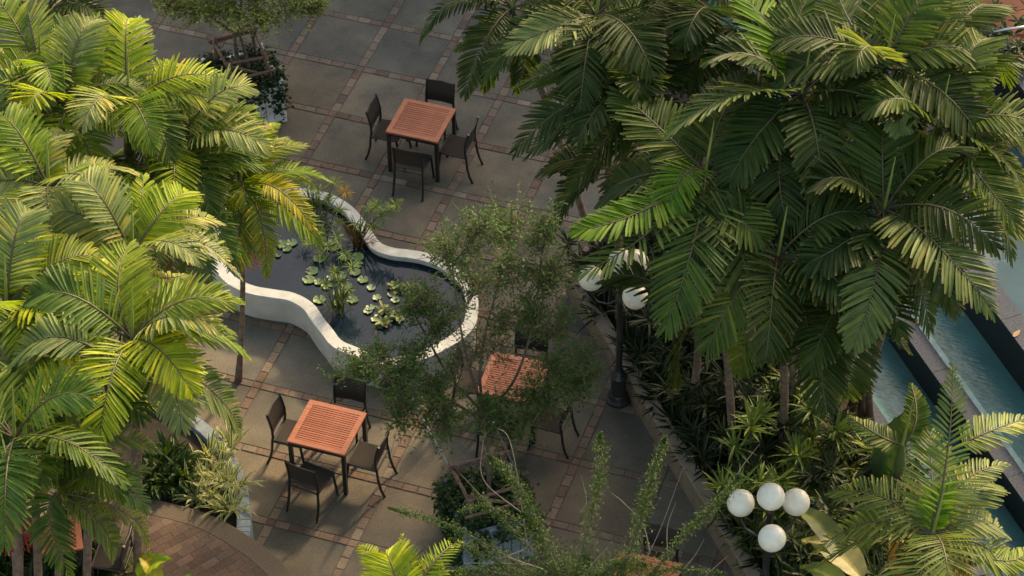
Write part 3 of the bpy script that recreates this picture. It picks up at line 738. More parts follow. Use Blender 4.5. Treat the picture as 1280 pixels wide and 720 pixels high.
def stakes(label, x, y, rz, size, z, h, rng, drop=()):
    t_ = empty('stake_frame', (x, y, z), rz); tag(t_, label, 'tree support', 'timber stake frames round the planted trees'); s2 = size/2-.12
    W = M['stake_wood']; pts = {}
    for i, (sx, sy) in enumerate(((-1, -1), (1, -1), (1, 1), (-1, 1))):
        p0 = np.array([sx*s2, sy*s2, -.15]); p1 = np.array([sx*s2*.80, sy*s2*.80, h])+rng.normal(0, .02, 3)
        MB().tube([p0, (p0+p1)/2+rng.normal(0, .008, 3), p1], [.030, .027, .026], 7).build('post', W, t_); pts[i] = p1
    for a, b_, dz in ((0, 1, -.03), (2, 3, -.05), (1, 2, -.09), (3, 0, -.10), (0, 1, -.32), (2, 3, -.09)):
        if (a, b_, dz) in drop: continue
        p, q = pts[a], pts[b_]; d = (q-p)/np.linalg.norm(q-p); off = rng.normal(0, .015, 3)
        side = np.cross(d, [0, 0, 1])*.05
        MB().tube([p-d*.12+side+[0, 0, dz]+off, q+d*.12+side+[0, 0, dz-.03]-off], .022, 7).build('rail', W, t_)
    p, q = pts[0]*[1, 1, .1]+[0, 0, .25], pts[1]*[1, 1, .1]
    MB().tube([p+np.array([-.03, .05, .18]), q+np.array([.05, .05, .05])], .024, 7).build('brace', W, t_)
def ivy(label, x, y, rz, size, h, seed, n=2600, sides=(1, 1, 1, 1), color=(.022, .042, .016)):
    rs = np.random.default_rng(seed); s2 = size/2; P = []
    cl_ = rs.uniform(-s2*1.02, s2*1.02, (60, 2))
    while len(P) < n*.5:
        c = cl_[rs.integers(60)]; p = c+rs.normal(0, .07, 2)
        if max(abs(p)) < s2+.08: P.append((p[0], p[1], h-.02+abs(rs.normal(0, .07))))
    tr = [(rs.integers(4), rs.uniform(-s2, s2), rs.uniform(.15, h*1.05)) for _ in range(70)]
    tr = [q for q in tr if rs.random() < sides[q[0]]]
    while len(P) < n:
        k, u, ln = tr[rs.integers(len(tr))]; u = u+rs.normal(0, .045); d = s2+.02+abs(rs.normal(0, .05)); zz = max(.02, h+.03-rs.random()**.8*ln)
        a = k*math.pi/2; c, s = math.cos(a), math.sin(a); P.append((u*c+d*s, u*s-d*c, zz))
    t_ = empty('ivy', (x, y, 0), rz); tag(t_, label, 'ivy')
    leafcloud('foliage', P, .062, color, t_, 'shrub_leaf', .75, .7, seed)
PL1 = (-.13, -1.42, R(42)); PL2 = (5.98, -8.20, R(36))
planter('white ribbed square planter at top left with ivy over its sides', *PL1[:2], PL1[2], .93)
planter('pale grey square planter under the fine-leaved tree, its near side smothered in ivy', *PL2[:2], PL2[2], .90, mt='grey_stone')  # planks in a darker grey than the white planter
rg = np.random.default_rng(3)
stakes('rough timber stake frame standing in the white ivy planter at top left', *PL1[:2], PL1[2], .93, .62, .62, rg)
stakes('rough timber stake frame round the trunk of the fine-leaved tree', *PL2[:2], PL2[2], .90, .62, .58, rg)
ivy('dark ivy spilling over the white planter at top left', *PL1, .93, .70, 11, 3900, (.8, 1, .5, .9))
ivy('dark ivy filling the planter under the fine-leaved tree', *PL2, .90, .70, 12, 6200, (1, 1, 1, 1), (.030, .060, .018))
a_, b_ = at(515, 498, 1.75), at(566, 592, .72)
o = MB().tube([a_, b_], .017, 8).build('metal_rod', M['steel']); tag(o, 'shiny pale metal rod leaning left against the stakes of the central planter', 'rod')
a_, b_ = at(617, 528, 1.75), at(648, 596, .74)
o = MB().tube([a_, b_], .013, 8).build('metal_rod', M['steel']); tag(o, 'shorter pale metal rod leaning at the right of the central planter', 'rod')

def fine_tree(name, label, base, stems, blobs, seed, leaf=.05, color=(.06, .09, .03), bark='bark', r0=.05, density=1.0, wig=.05):
    """stems: polylines of world points; blobs: (centre, radii, stem index, point along it, twigs, leaves, colour)"""
    rs = np.random.default_rng(seed); base = np.array(base, float)
    root = empty(name, tuple(base)); tag(root, label, 'tree')
    sm = []
    for i, st in enumerate(stems):
        p = smooth([np.array(q)-base for q in st], 5, False); sm.append(p)
        ra = r0*(.9 if i else 1.25); MB().tube(p, list(np.linspace(ra, ra*.35, len(p))), 8).build('trunk' if i == 0 else 'branch', M[bark], root)
    LP = []; tw = MB()
    for c, rad, si, f, nt_, nl, _ in blobs:
        c = np.array(c)-base; p0 = sm[si][min(int(f*(len(sm[si])-1)), len(sm[si])-1)]
        limb = smooth([p0, p0+(c-p0)*.45+[0, 0, .12*np.linalg.norm(c-p0)*.6]+rs.normal(0, .04, 3), c], 5, False)
        MB().tube(limb, list(np.linspace(r0*.42, r0*.16, len(limb))), 6).build('branch', M[bark], root)
        per = max(1, int(nl*density/nt_))
        for k in range(nt_):
            u = rs.normal(0, 1, 3); u /= np.linalg.norm(u); e = c+u*np.array(rad)*rs.uniform(.35, 1.0)
            s_ = limb[int(rs.integers(len(limb)//3, len(limb)))]
            md = (s_+e)/2+rs.normal(0, wig, 3); tp = smooth([s_, md, e], 4, False)
            tw.tube(tp, list(np.linspace(.006, .0022, len(tp))), 4, False)
            if k % 2 == 0: e2 = s_+(e-s_)*.8+rs.normal(0, .12, 3); tw.tube([s_, (s_+e2)/2+rs.normal(0, .04, 3), e2], [.005, .003, .002], 3, False)
            for sub in range(3):
                q0 = tp[int(rs.integers(2, len(tp)-1))]; q1 = q0+(e-s_)*.25+rs.normal(0, .10, 3); tw.tube([q0, q1], [.0035, .002], 3, False)
                tt = rs.uniform(.2, 1.05, per//4+1)[:, None]; LP.append(q0+(q1-q0)*tt+rs.normal(0, .022, (len(tt), 3)))
            tt = rs.uniform(.35, 1.06, per//2+1); pts = np.array([tp[min(int(x*(len(tp)-1)), len(tp)-1)] for x in tt]); LP.append(pts+rs.normal(0, .035, pts.shape))
    o = tw.build('twigs', M['red_twig'], root); o['kind'] = 'stuff'
    leafcloud('foliage', np.concatenate(LP), leaf, color, root, 'small_leaf', .45, .5, seed)
    return root
def P3(px, py, z): return at(px, py, z)
tb = (PL2[0], PL2[1], .62)
# central tree: point on the trunk's vertical plane at a given height
def up_from(b, px, py):
    """point on the sight line nearest to the vertical through b"""
    d = ray(px, py); o = CAM-np.array(b, float); dz = np.array([0, 0, 1.0])
    a = d[:2]; t = -(o[:2]@a)/(a@a); return CAM+d*t
def off(p, toward): return np.array(p)+FW*toward      # move along the sight line
T = lambda px, py, k=0.0: off(up_from(tb, px, py), k)
bl = []
def B(px, py, rx, rz_, si, f, nt_, nl, k=0.0, ry=None): bl.append((T(px, py, k), (rx, ry or rx, rz_), si, f, nt_, nl, 0))
st = [[np.array(tb)-[0, 0, .1], T(611, 575), T(606, 540), T(604, 512)],
      [T(604, 512), T(600, 470), T(606, 420, .1), T(618, 372, .2), T(632, 322, .2)],
      [T(604, 512), T(590, 470, -.1), T(580, 430, -.2), T(572, 380, -.3), T(566, 330, -.3)],
      [T(605, 520), T(640, 480), T(660, 430, .2), T(672, 370, .4), T(678, 310, .5)],
      [T(606, 530), T(570, 505), T(520, 485, -.2), T(470, 462, -.3)],
      [T(606, 530), T(640, 515), T(690, 500, -.2), T(730, 478, -.3)],
      [T(604, 515), T(560, 470, .4), T(530, 420, .7), T(510, 385, .9)]]
B(600, 285, .45, .42, 2, 1, 34, 620, -.2); B(640, 275, .35, .35, 1, 1, 24, 420, .2); B(560, 310, .35, .45, 2, .9, 26, 400, -.3)
B(590, 345, .45, .45, 2, .7, 34, 460, 0); B(640, 335, .40, .45, 1, .9, 30, 460, .2); B(678, 290, .28, .40, 3, 1, 26, 560, .5); B(688, 345, .35, .42, 3, .8, 28, 600, .3)
B(665, 390, .42, .40, 3, .6, 30, 520, 0); B(630, 400, .40, .35, 1, .6, 22, 220, .1); B(700, 410, .35, .28, 3, .5, 20, 330, .2)
B(555, 400, .42, .35, 6, .7, 30, 430, .6); B(515, 385, .38, .28, 6, 1, 28, 520, .9); B(575, 445, .35, .25, 2, .3, 16, 150, .1); B(530, 370, .3, .3, 6, .9, 16, 240, .8)
B(455, 458, .42, .16, 4, 1, 30, 700, -.3); B(500, 470, .45, .17, 4, .8, 32, 720, -.25); B(545, 480, .42, .16, 4, .55, 26, 520, -.1); B(515, 440, .35, .14, 4, .7, 22, 460, .1); B(480, 440, .3, .14, 4, .9, 16, 320, .1)
B(560, 520, .55, .16, 4, .5, 36, 780, -.5); B(620, 510, .5, .16, 0, 1, 30, 640, -.5); B(510, 515, .35, .13, 4, .8, 20, 400, -.5)
B(670, 500, .5, .17, 5, .5, 34, 760, -.3); B(720, 478, .42, .16, 5, .95, 28, 600, -.2); B(730, 450, .35, .16, 5, 1, 22, 420, .1); B(690, 462, .42, .18, 5, .8, 26, 480, .2); B(640, 530, .4, .14, 5, .3, 22, 420, -.6)
B(600, 425, .35, .5, 2, .3, 24, 50, 0); B(630, 430, .35, .45, 1, .4, 20, 50, 0)
fine_tree('fine_leaved_tree', 'airy fine-leaved tree in the middle, layered branches over the pond rim and table', tb, st, bl, 21, .046, (.085, .165, .036), density=1.45, r0=.024)
# tree in the top left planter
tb1 = (PL1[0], PL1[1], .62); U = lambda px, py, k=0.0: off(up_from(tb1, px, py), k); bl = []
def B1(px, py, rx, rz_, si, f, nt_, nl, k=0.0): bl.append((U(px, py, k), (rx, rx, rz_), si, f, nt_, nl, 0))
st = [[np.array(tb1)-[0, 0, .1], U(296, 70), U(293, 45), U(290, 20)],
      [np.array(tb1)+[.12, .05, -.1], U(305, 60), U(298, 35), U(302, 0), U(306, -30)],
      [U(293, 42), U(262, 20), U(235, 5), U(205, -5)], [U(294, 40), U(330, 22), U(365, 12), U(400, 5)]]
B1(215, 0, .45, .12, 2, 1, 26, 420); B1(250, 12, .45, .14, 2, .6, 30, 560, -.2); B1(285, 20, .45, .14, 0, 1, 30, 560, -.3); B1(325, 25, .45, .14, 3, .4, 30, 560, -.3); B1(370, 8, .42, .13, 3, 1, 26, 480, -.1)
B1(270, -15, .5, .2, 1, 1, 30, 520, .2); B1(330, -12, .5, .2, 1, 1, 30, 520, .3); B1(395, 10, .25, .10, 3, 1, 14, 220); B1(300, -45, .5, .25, 1, 1, 30, 500, .3); B1(240, -30, .45, .2, 1, 1, 22, 400)
fine_tree('fine_leaved_tree', 'pale yellow-green fine-leaved tree in the white planter at the top edge', tb1, st, bl, 22, .055, (.22, .29, .07), density=1.3, r0=.03)

# shoots of a third tree, its crown cut by the bottom edge
tb2 = at(705, 985, 0.0); W3 = lambda px, py, k=0.0: off(up_from(tb2, px, py), k)
t3 = empty('young_tree', tuple(tb2)); tag(t3, 'young tree at the bottom edge sending up long feathery shoots and bare twigs', 'tree')
rs3 = np.random.default_rng(31)
def rel(p): return np.array(p)-tb2
tr = smooth([rel(tb2), rel(W3(700, 900)), rel(W3(704, 800)), rel(W3(700, 735))], 5, False); MB().tube(tr, list(np.linspace(.06, .035, len(tr))), 8).build('trunk', M['bark'], t3)
def shoot(pts, w0, w1, nl, seed, color=(.055, .105, .022), twig=.008, kind='branch'):
    r_ = np.random.default_rng(seed)
    p = smooth([rel(W3(*q)) for q in pts], 6, False); sc = 1/92
    b_ = MB().tube(p, list(np.linspace(twig, .002, len(p))), 5, False)
    if nl:
        f = r_.random(nl)**.9; i = f*(len(p)-1); i0 = np.minimum(i.astype(int), len(p)-2); fr = (i-i0)[:, None]; c = p[i0]*(1-fr)+p[i0+1]*fr
        wd = (w0+(w1-w0)*f)*sc*np.clip((1-f)*8, .25, 1); v = r_.normal(0, 1, (nl, 3)); v = nrm(v); P = c+v*(wd*np.abs(r_.normal(.55, .3, nl)))[:, None]
        for k in range(0, nl, 14): b_.tube([c[k], P[k]], [.003, .0015], 3, False)
    o = b_.build(kind, M['bark'] if nl else M['pale_twig'], t3)
    if nl: leafcloud('foliage', P, .034, color, o, 'small_leaf', .38, .8, seed)
shoot([(715, 735), (738, 650), (752, 590), (748, 540)], 12, 9, 1500, 1)
shoot([(765, 745), (795, 670), (812, 610), (830, 545)], 17, 8, 2300, 2)
shoot([(810, 722), (850, 675), (890, 635), (924, 592)], 8, 9, 1500, 3)
shoot([(740, 735), (690, 690), (650, 610), (608, 568)], 17, 8, 2400, 4)
shoot([(720, 740), (668, 690), (630, 650), (590, 612)], 12, 6, 900, 5)
shoot([(720, 745), (640, 700), (560, 655), (484, 634)], 12, 5, 1300, 6)
shoot([(720, 750), (650, 715), (600, 690), (560, 672)], 16, 8, 1000, 7)
shoot([(700, 760), (640, 722), (590, 712), (560, 716)], 12, 8, 900, 8)
shoot([(780, 745), (830, 715), (862, 712), (905, 716)], 10, 5, 600, 9)
shoot([(750, 720), (775, 705), (805, 705)], 14, 9, 800, 10)
shoot([(700, 745), (655, 660), (606, 632), (570, 640)], 12, 6, 700, 11)
shoot([(700, 735), (680, 700), (675, 660), (650, 640)], 14, 7, 900, 12)
for k, (c, n_) in enumerate([((690, 725), 1500), ((740, 722), 1500), ((790, 728), 1200), ((650, 735), 900)]):
    cc = rel(W3(*c)); v = rs3.normal(0, 1, (n_, 3))*[.20, .2, .13]; o = leafcloud('foliage', cc+v, .036, (.050, .095, .02), t3, 'small_leaf', .4, .8, 40+k)
for k, pts in enumerate([[(705, 735), (672, 660), (607, 604), (603, 560), (608, 540)], [(705, 735), (690, 712), (640, 660), (575, 592)], [(790, 735), (812, 690), (828, 655), (853, 587)], [(845, 722), (868, 695), (880, 674)],
                         [(812, 690), (803, 655), (778, 627), (764, 616)], [(726, 640), (733, 625), (726, 594)], [(700, 725), (660, 706), (580, 704)], [(730, 720), (745, 700), (759, 685)], [(680, 712), (640, 698), (600, 680)],
                         [(620, 700), (660, 685), (688, 668)], [(880, 722), (895, 708), (910, 695)], [(835, 700), (834, 660), (845, 628)], [(660, 690), (640, 560), (622, 535)], [(920, 597), (930, 580), (950, 555)]]):
    shoot(pts, 0, 0, 0, 60+k, twig=.0085)

# ================================================================== POND PLANTS
def clump(name, label, cat, pos, n, L, W, spread, seed, color, mt='shrub_leaf', droop=.12, prof=POINT, group=None, up=.9, part='foliage', base_r=.05, fold=.25, scale_l=.4):
    rs = np.random.default_rng(seed); t_ = empty(name, tuple(pos)); tag(t_, label, cat, group)
    a = rs.random(n)*6.283; e = np.clip(rs.normal(up, spread, n), -.1, 1.5); br = rs.random(n)*base_r
    D = np.stack([np.cos(a)*np.cos(e), np.sin(a)*np.cos(e), np.sin(e)], 1); U = np.stack([-np.sin(a), np.cos(a), 0*a], 1)
    P = np.stack([np.cos(a)*br, np.sin(a)*br, rs.random(n)*.04], 1)
    V, F, A = blades(rs, P, D, U, L*rs.uniform(1-scale_l, 1.15, n), W*rs.uniform(.75, 1.2, n), droop*rs.uniform(.5, 1.5, n), prof, fold)
    o = link(part, npmesh(part, V, F, M[mt], A), t_); o.color = (*color, 1)
    return t_
pads = [(382, 248, 8), (460, 243, 8), (497, 243, 8), (360, 285, 8), (350, 311, 8), (380, 318, 6), (497, 265, 7), (489, 289, 7), (446, 300, 8), (513, 311, 7), (538, 335, 7), (462, 331, 8), (440, 351, 7), (382, 371, 8), (482, 371, 7), (425, 208, 11),
        (270, 205, 8), (258, 238, 4), (285, 218, 6), (300, 200, 7), (438, 382, 6), (480, 250, 5), (405, 330, 7), (418, 305, 6), (535, 395, 7), (555, 365, 7), (528, 405, 7), (675, 345, 9), (615, 335, 8), (600, 355, 7), (575, 440, 9), (560, 415, 7), (585, 405, 6), (640, 350, 6), (610, 372, 7), (565, 450, 7), (548, 430, 6), (655, 335, 6)]
for k, (zx, zy, rr_) in enumerate(pads):
    p = at(240+zx/2.4, 220+zy/2.4, .375); r_ = rr_*.0118; a0 = rs.random()*6.28; right = zx > 524; r_ *= .72 if right else .9
    mb = MB(); n = 22; V = [(0, 0, -.004)]; 
    for ring, (q, zz) in enumerate(((.6, .0), (1.0, .010))):
        for i in range(n+1):
            a = a0+.22+(2*math.pi-.44)*i/n; wob = 1+.05*math.sin(5*a+k); V.append((math.cos(a)*r_*q*wob, math.sin(a)*r_*q*wob, zz+.004*math.sin(7*a+k)))
    F = [(0, 1+i, 2+i) for i in range(n)]+[(1+i, n+2+i, n+3+i, 2+i) for i in range(n)]
    V2 = [(x, y, z-.004) for x, y, z in V]; mb.add(V, F, True); mb.add(V2, [f_[::-1] for f_ in F], True)
    o = mb.build('lily_pad', M['lily_pad'], None, tuple(p)); q = rs.uniform(.8, 1.2)
    o.color = (.24*q, .30*q, .16*q, 1) if right else (.15*q, .22*q, .075*q, 1)
    tag(o, 'round pale floating leaf in the right half of the pond, seen through twigs' if right else 'round notched lily pad floating in the left half of the pond', 'lily pad', 'pale floating leaves in the right half of the pond' if right else 'lily pads in the left half of the pond')
# floating leafy clusters on the right
for k, (px, py) in enumerate([(495, 360), (515, 362), (480, 388), (497, 398), (478, 405), (520, 378)]):
    p = at(px, py, .37); clump('water_plant', 'small pale leafy rosette floating on the right half of the pond', 'water plant', p, 34, .10, .045, .35, 300+k, (.24, .28, .13), 'shrub_leaf', .2, BLUNT, 'pale rosettes on the right half of the pond', up=.5)
def papyrus(label, root_px, tips, seed, color=(.13, .20, .04), R_=.17):
    rs = np.random.default_rng(seed); b = at(*root_px, .36); t_ = empty('papyrus', tuple(b)); tag(t_, label, 'papyrus')
    for i, (px, py, z, kk) in enumerate(tips):
        tp = at(px, py, z)-b; s0 = np.array([rs.normal(0, .05), rs.normal(0, .05), 0]); md = s0+(tp-s0)*.55+[0, 0, .12]
        p = smooth([s0, md, tp], 5, False); s_ = MB().tube(p, list(np.linspace(.007, .004, len(p))), 5, False).build('stem', M['rachis'], t_); s_.color = (.07, .10, .03, 1)
        n = 30; a = rs.random(n)*6.28; e = rs.normal(.25, .3, n); D = np.stack([np.cos(a)*np.cos(e), np.sin(a)*np.cos(e), np.sin(e)], 1); U = np.stack([-np.sin(a), np.cos(a), 0*a], 1)
        V, F, A = blades(rs, np.repeat(tp[None], n, 0), D, U, R_*rs.uniform(.6, 1.15, n), np.full(n, .011), np.full(n, .16))
        o = link('leaf_whorl', npmesh('leaf_whorl', V, F, M['shrub_leaf'], A), t_); o.color = (*(color if kk == 0 else (.36, .24, .03)), 1)
papyrus('papyrus clump at the back of the pond with one orange whorl', (408, 282), [(388, 231, 1.1, 0), (418, 227, 1.15, 0), (431, 240, 1.0, 1), (398, 238, 1.05, 0), (410, 250, .9, 0), (425, 262, .8, 0), (422, 278, .7, 0), (402, 292, .6, 0), (372, 232, 1.0, 0)], 71)
papyrus('papyrus leaning outward over the pond rim toward the upper table', (452, 302), [(462, 262, .95, 0), (472, 257, 1.05, 0), (488, 262, 1.0, 0), (479, 270, .9, 0), (466, 284, .8, 0), (495, 256, 1.1, 0), (445, 280, .7, 0)], 72)
papyrus('tall papyrus clump rising from the middle of the pond among lily pads', (424, 388), [(412, 308, 1.1, 0), (431, 318, 1.1, 0), (403, 322, 1.0, 0), (440, 334, .95, 0), (418, 340, .9, 0), (398, 300, 1.15, 0), (425, 352, .8, 0), (436, 362, .65, 0), (408, 355, .75, 0), (388, 304, 1.0, 0), (421, 296, 1.2, 0), (430, 372, .6, 0)], 73, R_=.15)
clump('reed_clump', 'grassy reed clump with dark stems at the near inner edge of the pond', 'reeds', at(424, 392, .35), 40, .45, .016, .25, 74, (.10, .13, .04), droop=.08, up=1.3, base_r=.1)
clump('reed_clump', 'brownish reed tuft against the far pond rim', 'reeds', at(447, 306, .35), 60, .42, .018, .35, 75, (.10, .06, .03), droop=.12, up=1.1, base_r=.14)
clump('reed_clump', 'low green reeds under the yellow palm fronds at the back of the pond', 'reeds', at(392, 268, .35), 50, .40, .016, .3, 76, (.07, .11, .03), droop=.1, up=1.1, base_r=.16)

# ================================================================== PLANTING AT LOWER LEFT
sp = [(236, 612), (252, 590), (262, 574), (278, 582), (290, 560), (246, 626), (268, 622), (285, 610), (276, 638), (292, 640), (258, 604), (298, 610), (272, 600)]
for k, (px, py) in enumerate(sp):
    clump('striped_plant', 'cream-and-green striped strappy plant in the bed behind the blue-grey planter wall', 'spider plant', at(px, py, .52), 24, .36, .038, .30, 400+k, (.12, .17, .05), 'striped_leaf', .30, group='striped strappy plants behind the planter wall', up=.85)
for k, (px, py) in enumerate([(158, 712), (150, 690), (172, 716), (138, 706)]):
    clump('striped_plant', 'pale striped strappy plant low at the bottom left beside the yellow-green leaves', 'spider plant', at(px, py, .62), 26, .34, .026, .3, 430+k, (.13, .17, .05), 'striped_leaf', .17, group='striped plants at the bottom left corner', up=.9)
for k, (px, py) in enumerate([(205, 585), (222, 578), (196, 605), (216, 604), (230, 596), (188, 590), (208, 570)]):
    clump('green_dracaena', 'bushy dark green broad-leaved plant between palm fronds and the brick terrace', 'bush', at(px, py, .62), 60, .30, .055, .45, 440+k, (.050, .085, .020), 'shrub_leaf', .22, group='dark green bushes beside the brick terrace', up=.6, base_r=.08)
for k in range(34):
    px, py = rs.uniform(-15, 150), rs.uniform(640, 745)
    if px > 150-(py-640)*.1+10 or (px > 105 and py < 690): continue
    clump('shade_plant', 'dark strappy undergrowth plant between the palm trunks in the bottom left corner', 'plant', at(px, py, .60), 60, .40, .034, .4, 470+k, (.035, .060, .018), 'shrub_leaf', .2, group='undergrowth between the trunks at bottom left', up=.8, base_r=.12)
def big_leaf(label, px, py, z, tx, ty, tz, w_, color, seed, droop=.15):
    rs = np.random.default_rng(seed); b = at(px, py, z); t = at(tx, ty, tz); d = t-b; L = np.linalg.norm(d)
    n = 14; V = []; A = []; u = nrm(np.cross(d, [0, 0, 1])); nn = np.cross(u, d/L)
    if nn[2] < 0: nn = -nn
    m_ = 9
    for i in range(n+1):
        f = i/n; wd = w_*math.sin(math.pi*min(1, (f*.93+.07))**.75)*.5+.004; c = b+d*f+nn*(.18*L*math.sin(math.pi*f))
        for j in range(m_):
            q = -1+2*j/(m_-1); V.append(c+u*wd*q+nn*(abs(q)*.18*w_+.012*math.sin(i*2.2+q*3)*abs(q))); A.append((.5+.25*((i % 2)-.5), 0, abs(q) if abs(q) > .1 else 0, 1))
    F = [(i*m_+j, i*m_+j+1, (i+1)*m_+j+1, (i+1)*m_+j) for i in range(n) for j in range(m_-1)]
    return np.array(V), F, A
def leaf_plant(name, label, cat, base, leaves, seed):
    b = at(*base); t_ = empty(name, tuple(b)); tag(t_, label, cat)
    for k, lf in enumerate(leaves):
        V, F, A = big_leaf('', *lf[:8], seed+k); o = link('leaf', npmesh('leaf', V-b, F, M['shrub_leaf'], A, smooth=True), t_); o.color = (*lf[7], 1)
        q = np.array(V[4])-b; MB().tube([(0, 0, 0), (q[0]*.5, q[1]*.5, q[2]*.75), tuple(q)], .012, 6).build('stalk', M['rachis'], t_).color = (.12, .14, .05, 1)
leaf_plant('banana_plant', 'banana plant with pale torn leaves beside the lower lamp globes', 'banana plant', (1075, 735, .4), [(1068, 720, 1.7, 985, 636, 1.5, .30, (.12, .15, .06)), (1078, 725, 1.8, 1003, 682, 1.3, .42, (.36, .34, .17)), (1060, 745, 1.5, 1000, 712, 1.3, .3, (.16, .22, .06)), (1070, 700, 1.2, 1118, 590, 1.9, .34, (.07, .12, .03))], 500)
leaf_plant('banana_plant', 'big dark upright leaf behind the bright lower-right palm', 'banana plant', (1112, 640, .4), [(1100, 600, 1.2, 1158, 502, 2.0, .40, (.055, .10, .03)), (1105, 590, 1.1, 1120, 520, 1.8, .25, (.06, .10, .03))], 520)
leaf_plant('broad_leaved_plant', 'plant with one big lime-yellow leaf at the bottom edge, lower left', 'plant', (190, 745, .6), [(172, 722, .9, 216, 700, 1.1, .32, (.30, .40, .03)), (200, 730, .9, 170, 692, 1.1, .2, (.38, .33, .03)), (176, 735, .8, 150, 722, .9, .15, (.1, .18, .03)), (225, 740, .8, 240, 716, .9, .12, (.12, .2, .03))], 540)
# shrub at top right
P = []
sh = empty('shrub', tuple(at(1235, 110, 1.1))); tag(sh, 'shrub with lance-shaped leaves in front of the handrail at top right', 'shrub'); shb = at(1235, 110, 1.1)
for k in range(60):
    a = rs.uniform(1196, 1290); b_ = rs.uniform(8, 92); z = 1.9+rs.normal(0, .12); c = at(a, b_, z)-shb; n = 11
    an = rs.random(n)*6.28; e = rs.normal(.25, .3, n); D = np.stack([np.cos(an)*np.cos(e), np.sin(an)*np.cos(e), np.sin(e)], 1); U_ = np.stack([-np.sin(an), np.cos(an), 0*an], 1)
    V, F, A = blades(rs, np.repeat(c[None], n, 0), D, U_, np.full(n, .16), np.full(n, .045), np.full(n, .15)); o = link('leaf_whorl', npmesh('leaf_whorl', V, F, M['shrub_leaf'], A), sh)
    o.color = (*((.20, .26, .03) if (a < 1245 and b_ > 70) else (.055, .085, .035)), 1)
sb = MB()
for k in range(9): sb.tube([(rs.normal(0, .1), rs.normal(0, .1), -1.1), tuple(at(rs.uniform(1200, 1285), rs.uniform(15, 90), 1.85)-shb)], [.02, .008], 6)
sb.build('stems', M['bark'], sh)

# ================================================================== DARK BED UNDER THE RIGHT PALMS
rb = np.random.default_rng(77); k = 0
cand = []
for d_ in np.arange(6.6, 15, .42):
    for n_ in np.arange(2.12, 4.0, .42):
        x, y = dn(d_+rb.normal(0, .1), n_+rb.normal(0, .08)); px, py = to_px((x, y, .5))
        if -20 < px < 1300 and 200 < py < 790 and not (1030 < px < 1190 and 420 < py < 560 and n_ > 3.3): cand.append((x, y, px, py, n_))
for x, y, px, py, n_ in cand:
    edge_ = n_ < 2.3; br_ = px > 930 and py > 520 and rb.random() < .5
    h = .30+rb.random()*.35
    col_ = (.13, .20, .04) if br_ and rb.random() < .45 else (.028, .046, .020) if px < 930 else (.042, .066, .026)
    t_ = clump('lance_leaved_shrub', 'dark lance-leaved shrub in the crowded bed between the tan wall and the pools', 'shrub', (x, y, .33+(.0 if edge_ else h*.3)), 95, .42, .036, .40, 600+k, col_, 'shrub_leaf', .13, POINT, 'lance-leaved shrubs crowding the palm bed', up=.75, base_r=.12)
    k += 1
    # a second storey of leaves on stems
    st_ = MB(); rr2 = np.random.default_rng(900+k)
    for q in range(4 if edge_ else 5):
        c = np.array([rr2.normal(0, .15), rr2.normal(0, .15), h+rr2.random()*.45]); st_.tube([(c[0]*.3, c[1]*.3, -.2), tuple(c)], [.009, .006], 5, False)
        n = 22; an = rr2.random(n)*6.28; e = rr2.normal(.45, .35, n); D = np.stack([np.cos(an)*np.cos(e), np.sin(an)*np.cos(e), np.sin(e)], 1); U_ = np.stack([-np.sin(an), np.cos(an), 0*an], 1)
        V, F, A = blades(rr2, np.repeat(c[None], n, 0)-np.array([0, 0, 1])*rr2.random((n, 1))*.12, D, U_, .32*rr2.uniform(.6, 1.2, n), .034*rr2.uniform(.7, 1.2, n), .15*rr2.uniform(.5, 1.5, n))
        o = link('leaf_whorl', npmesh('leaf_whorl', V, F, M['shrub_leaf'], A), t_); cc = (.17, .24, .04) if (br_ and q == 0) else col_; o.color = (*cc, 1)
    st_.build('stems', M['bark'], t_)

# ================================================================== PALMS
# ---- right-hand group


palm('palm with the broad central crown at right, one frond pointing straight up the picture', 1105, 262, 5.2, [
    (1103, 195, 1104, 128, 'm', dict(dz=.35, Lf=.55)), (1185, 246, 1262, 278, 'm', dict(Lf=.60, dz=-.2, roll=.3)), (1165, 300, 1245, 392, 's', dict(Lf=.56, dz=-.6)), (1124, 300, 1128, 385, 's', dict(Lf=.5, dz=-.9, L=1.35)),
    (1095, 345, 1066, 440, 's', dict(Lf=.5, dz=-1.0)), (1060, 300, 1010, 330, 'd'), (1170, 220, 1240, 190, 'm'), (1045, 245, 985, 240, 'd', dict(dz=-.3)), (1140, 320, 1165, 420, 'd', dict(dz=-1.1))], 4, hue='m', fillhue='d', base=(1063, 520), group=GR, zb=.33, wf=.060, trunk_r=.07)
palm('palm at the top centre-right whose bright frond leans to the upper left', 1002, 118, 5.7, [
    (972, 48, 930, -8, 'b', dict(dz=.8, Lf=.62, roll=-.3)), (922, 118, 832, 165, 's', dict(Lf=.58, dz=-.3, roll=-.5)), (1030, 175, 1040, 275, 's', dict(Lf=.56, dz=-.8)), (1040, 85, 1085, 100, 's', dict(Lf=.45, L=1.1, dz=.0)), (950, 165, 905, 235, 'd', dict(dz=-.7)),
    (990, 60, 1010, -10, 'm', dict(dz=.3)), (975, 200, 985, 290, 'd', dict(dz=-1.0))], 5, hue='m', fillhue='d', base=(985, 560), group=GR, zb=.33, wf=.060)
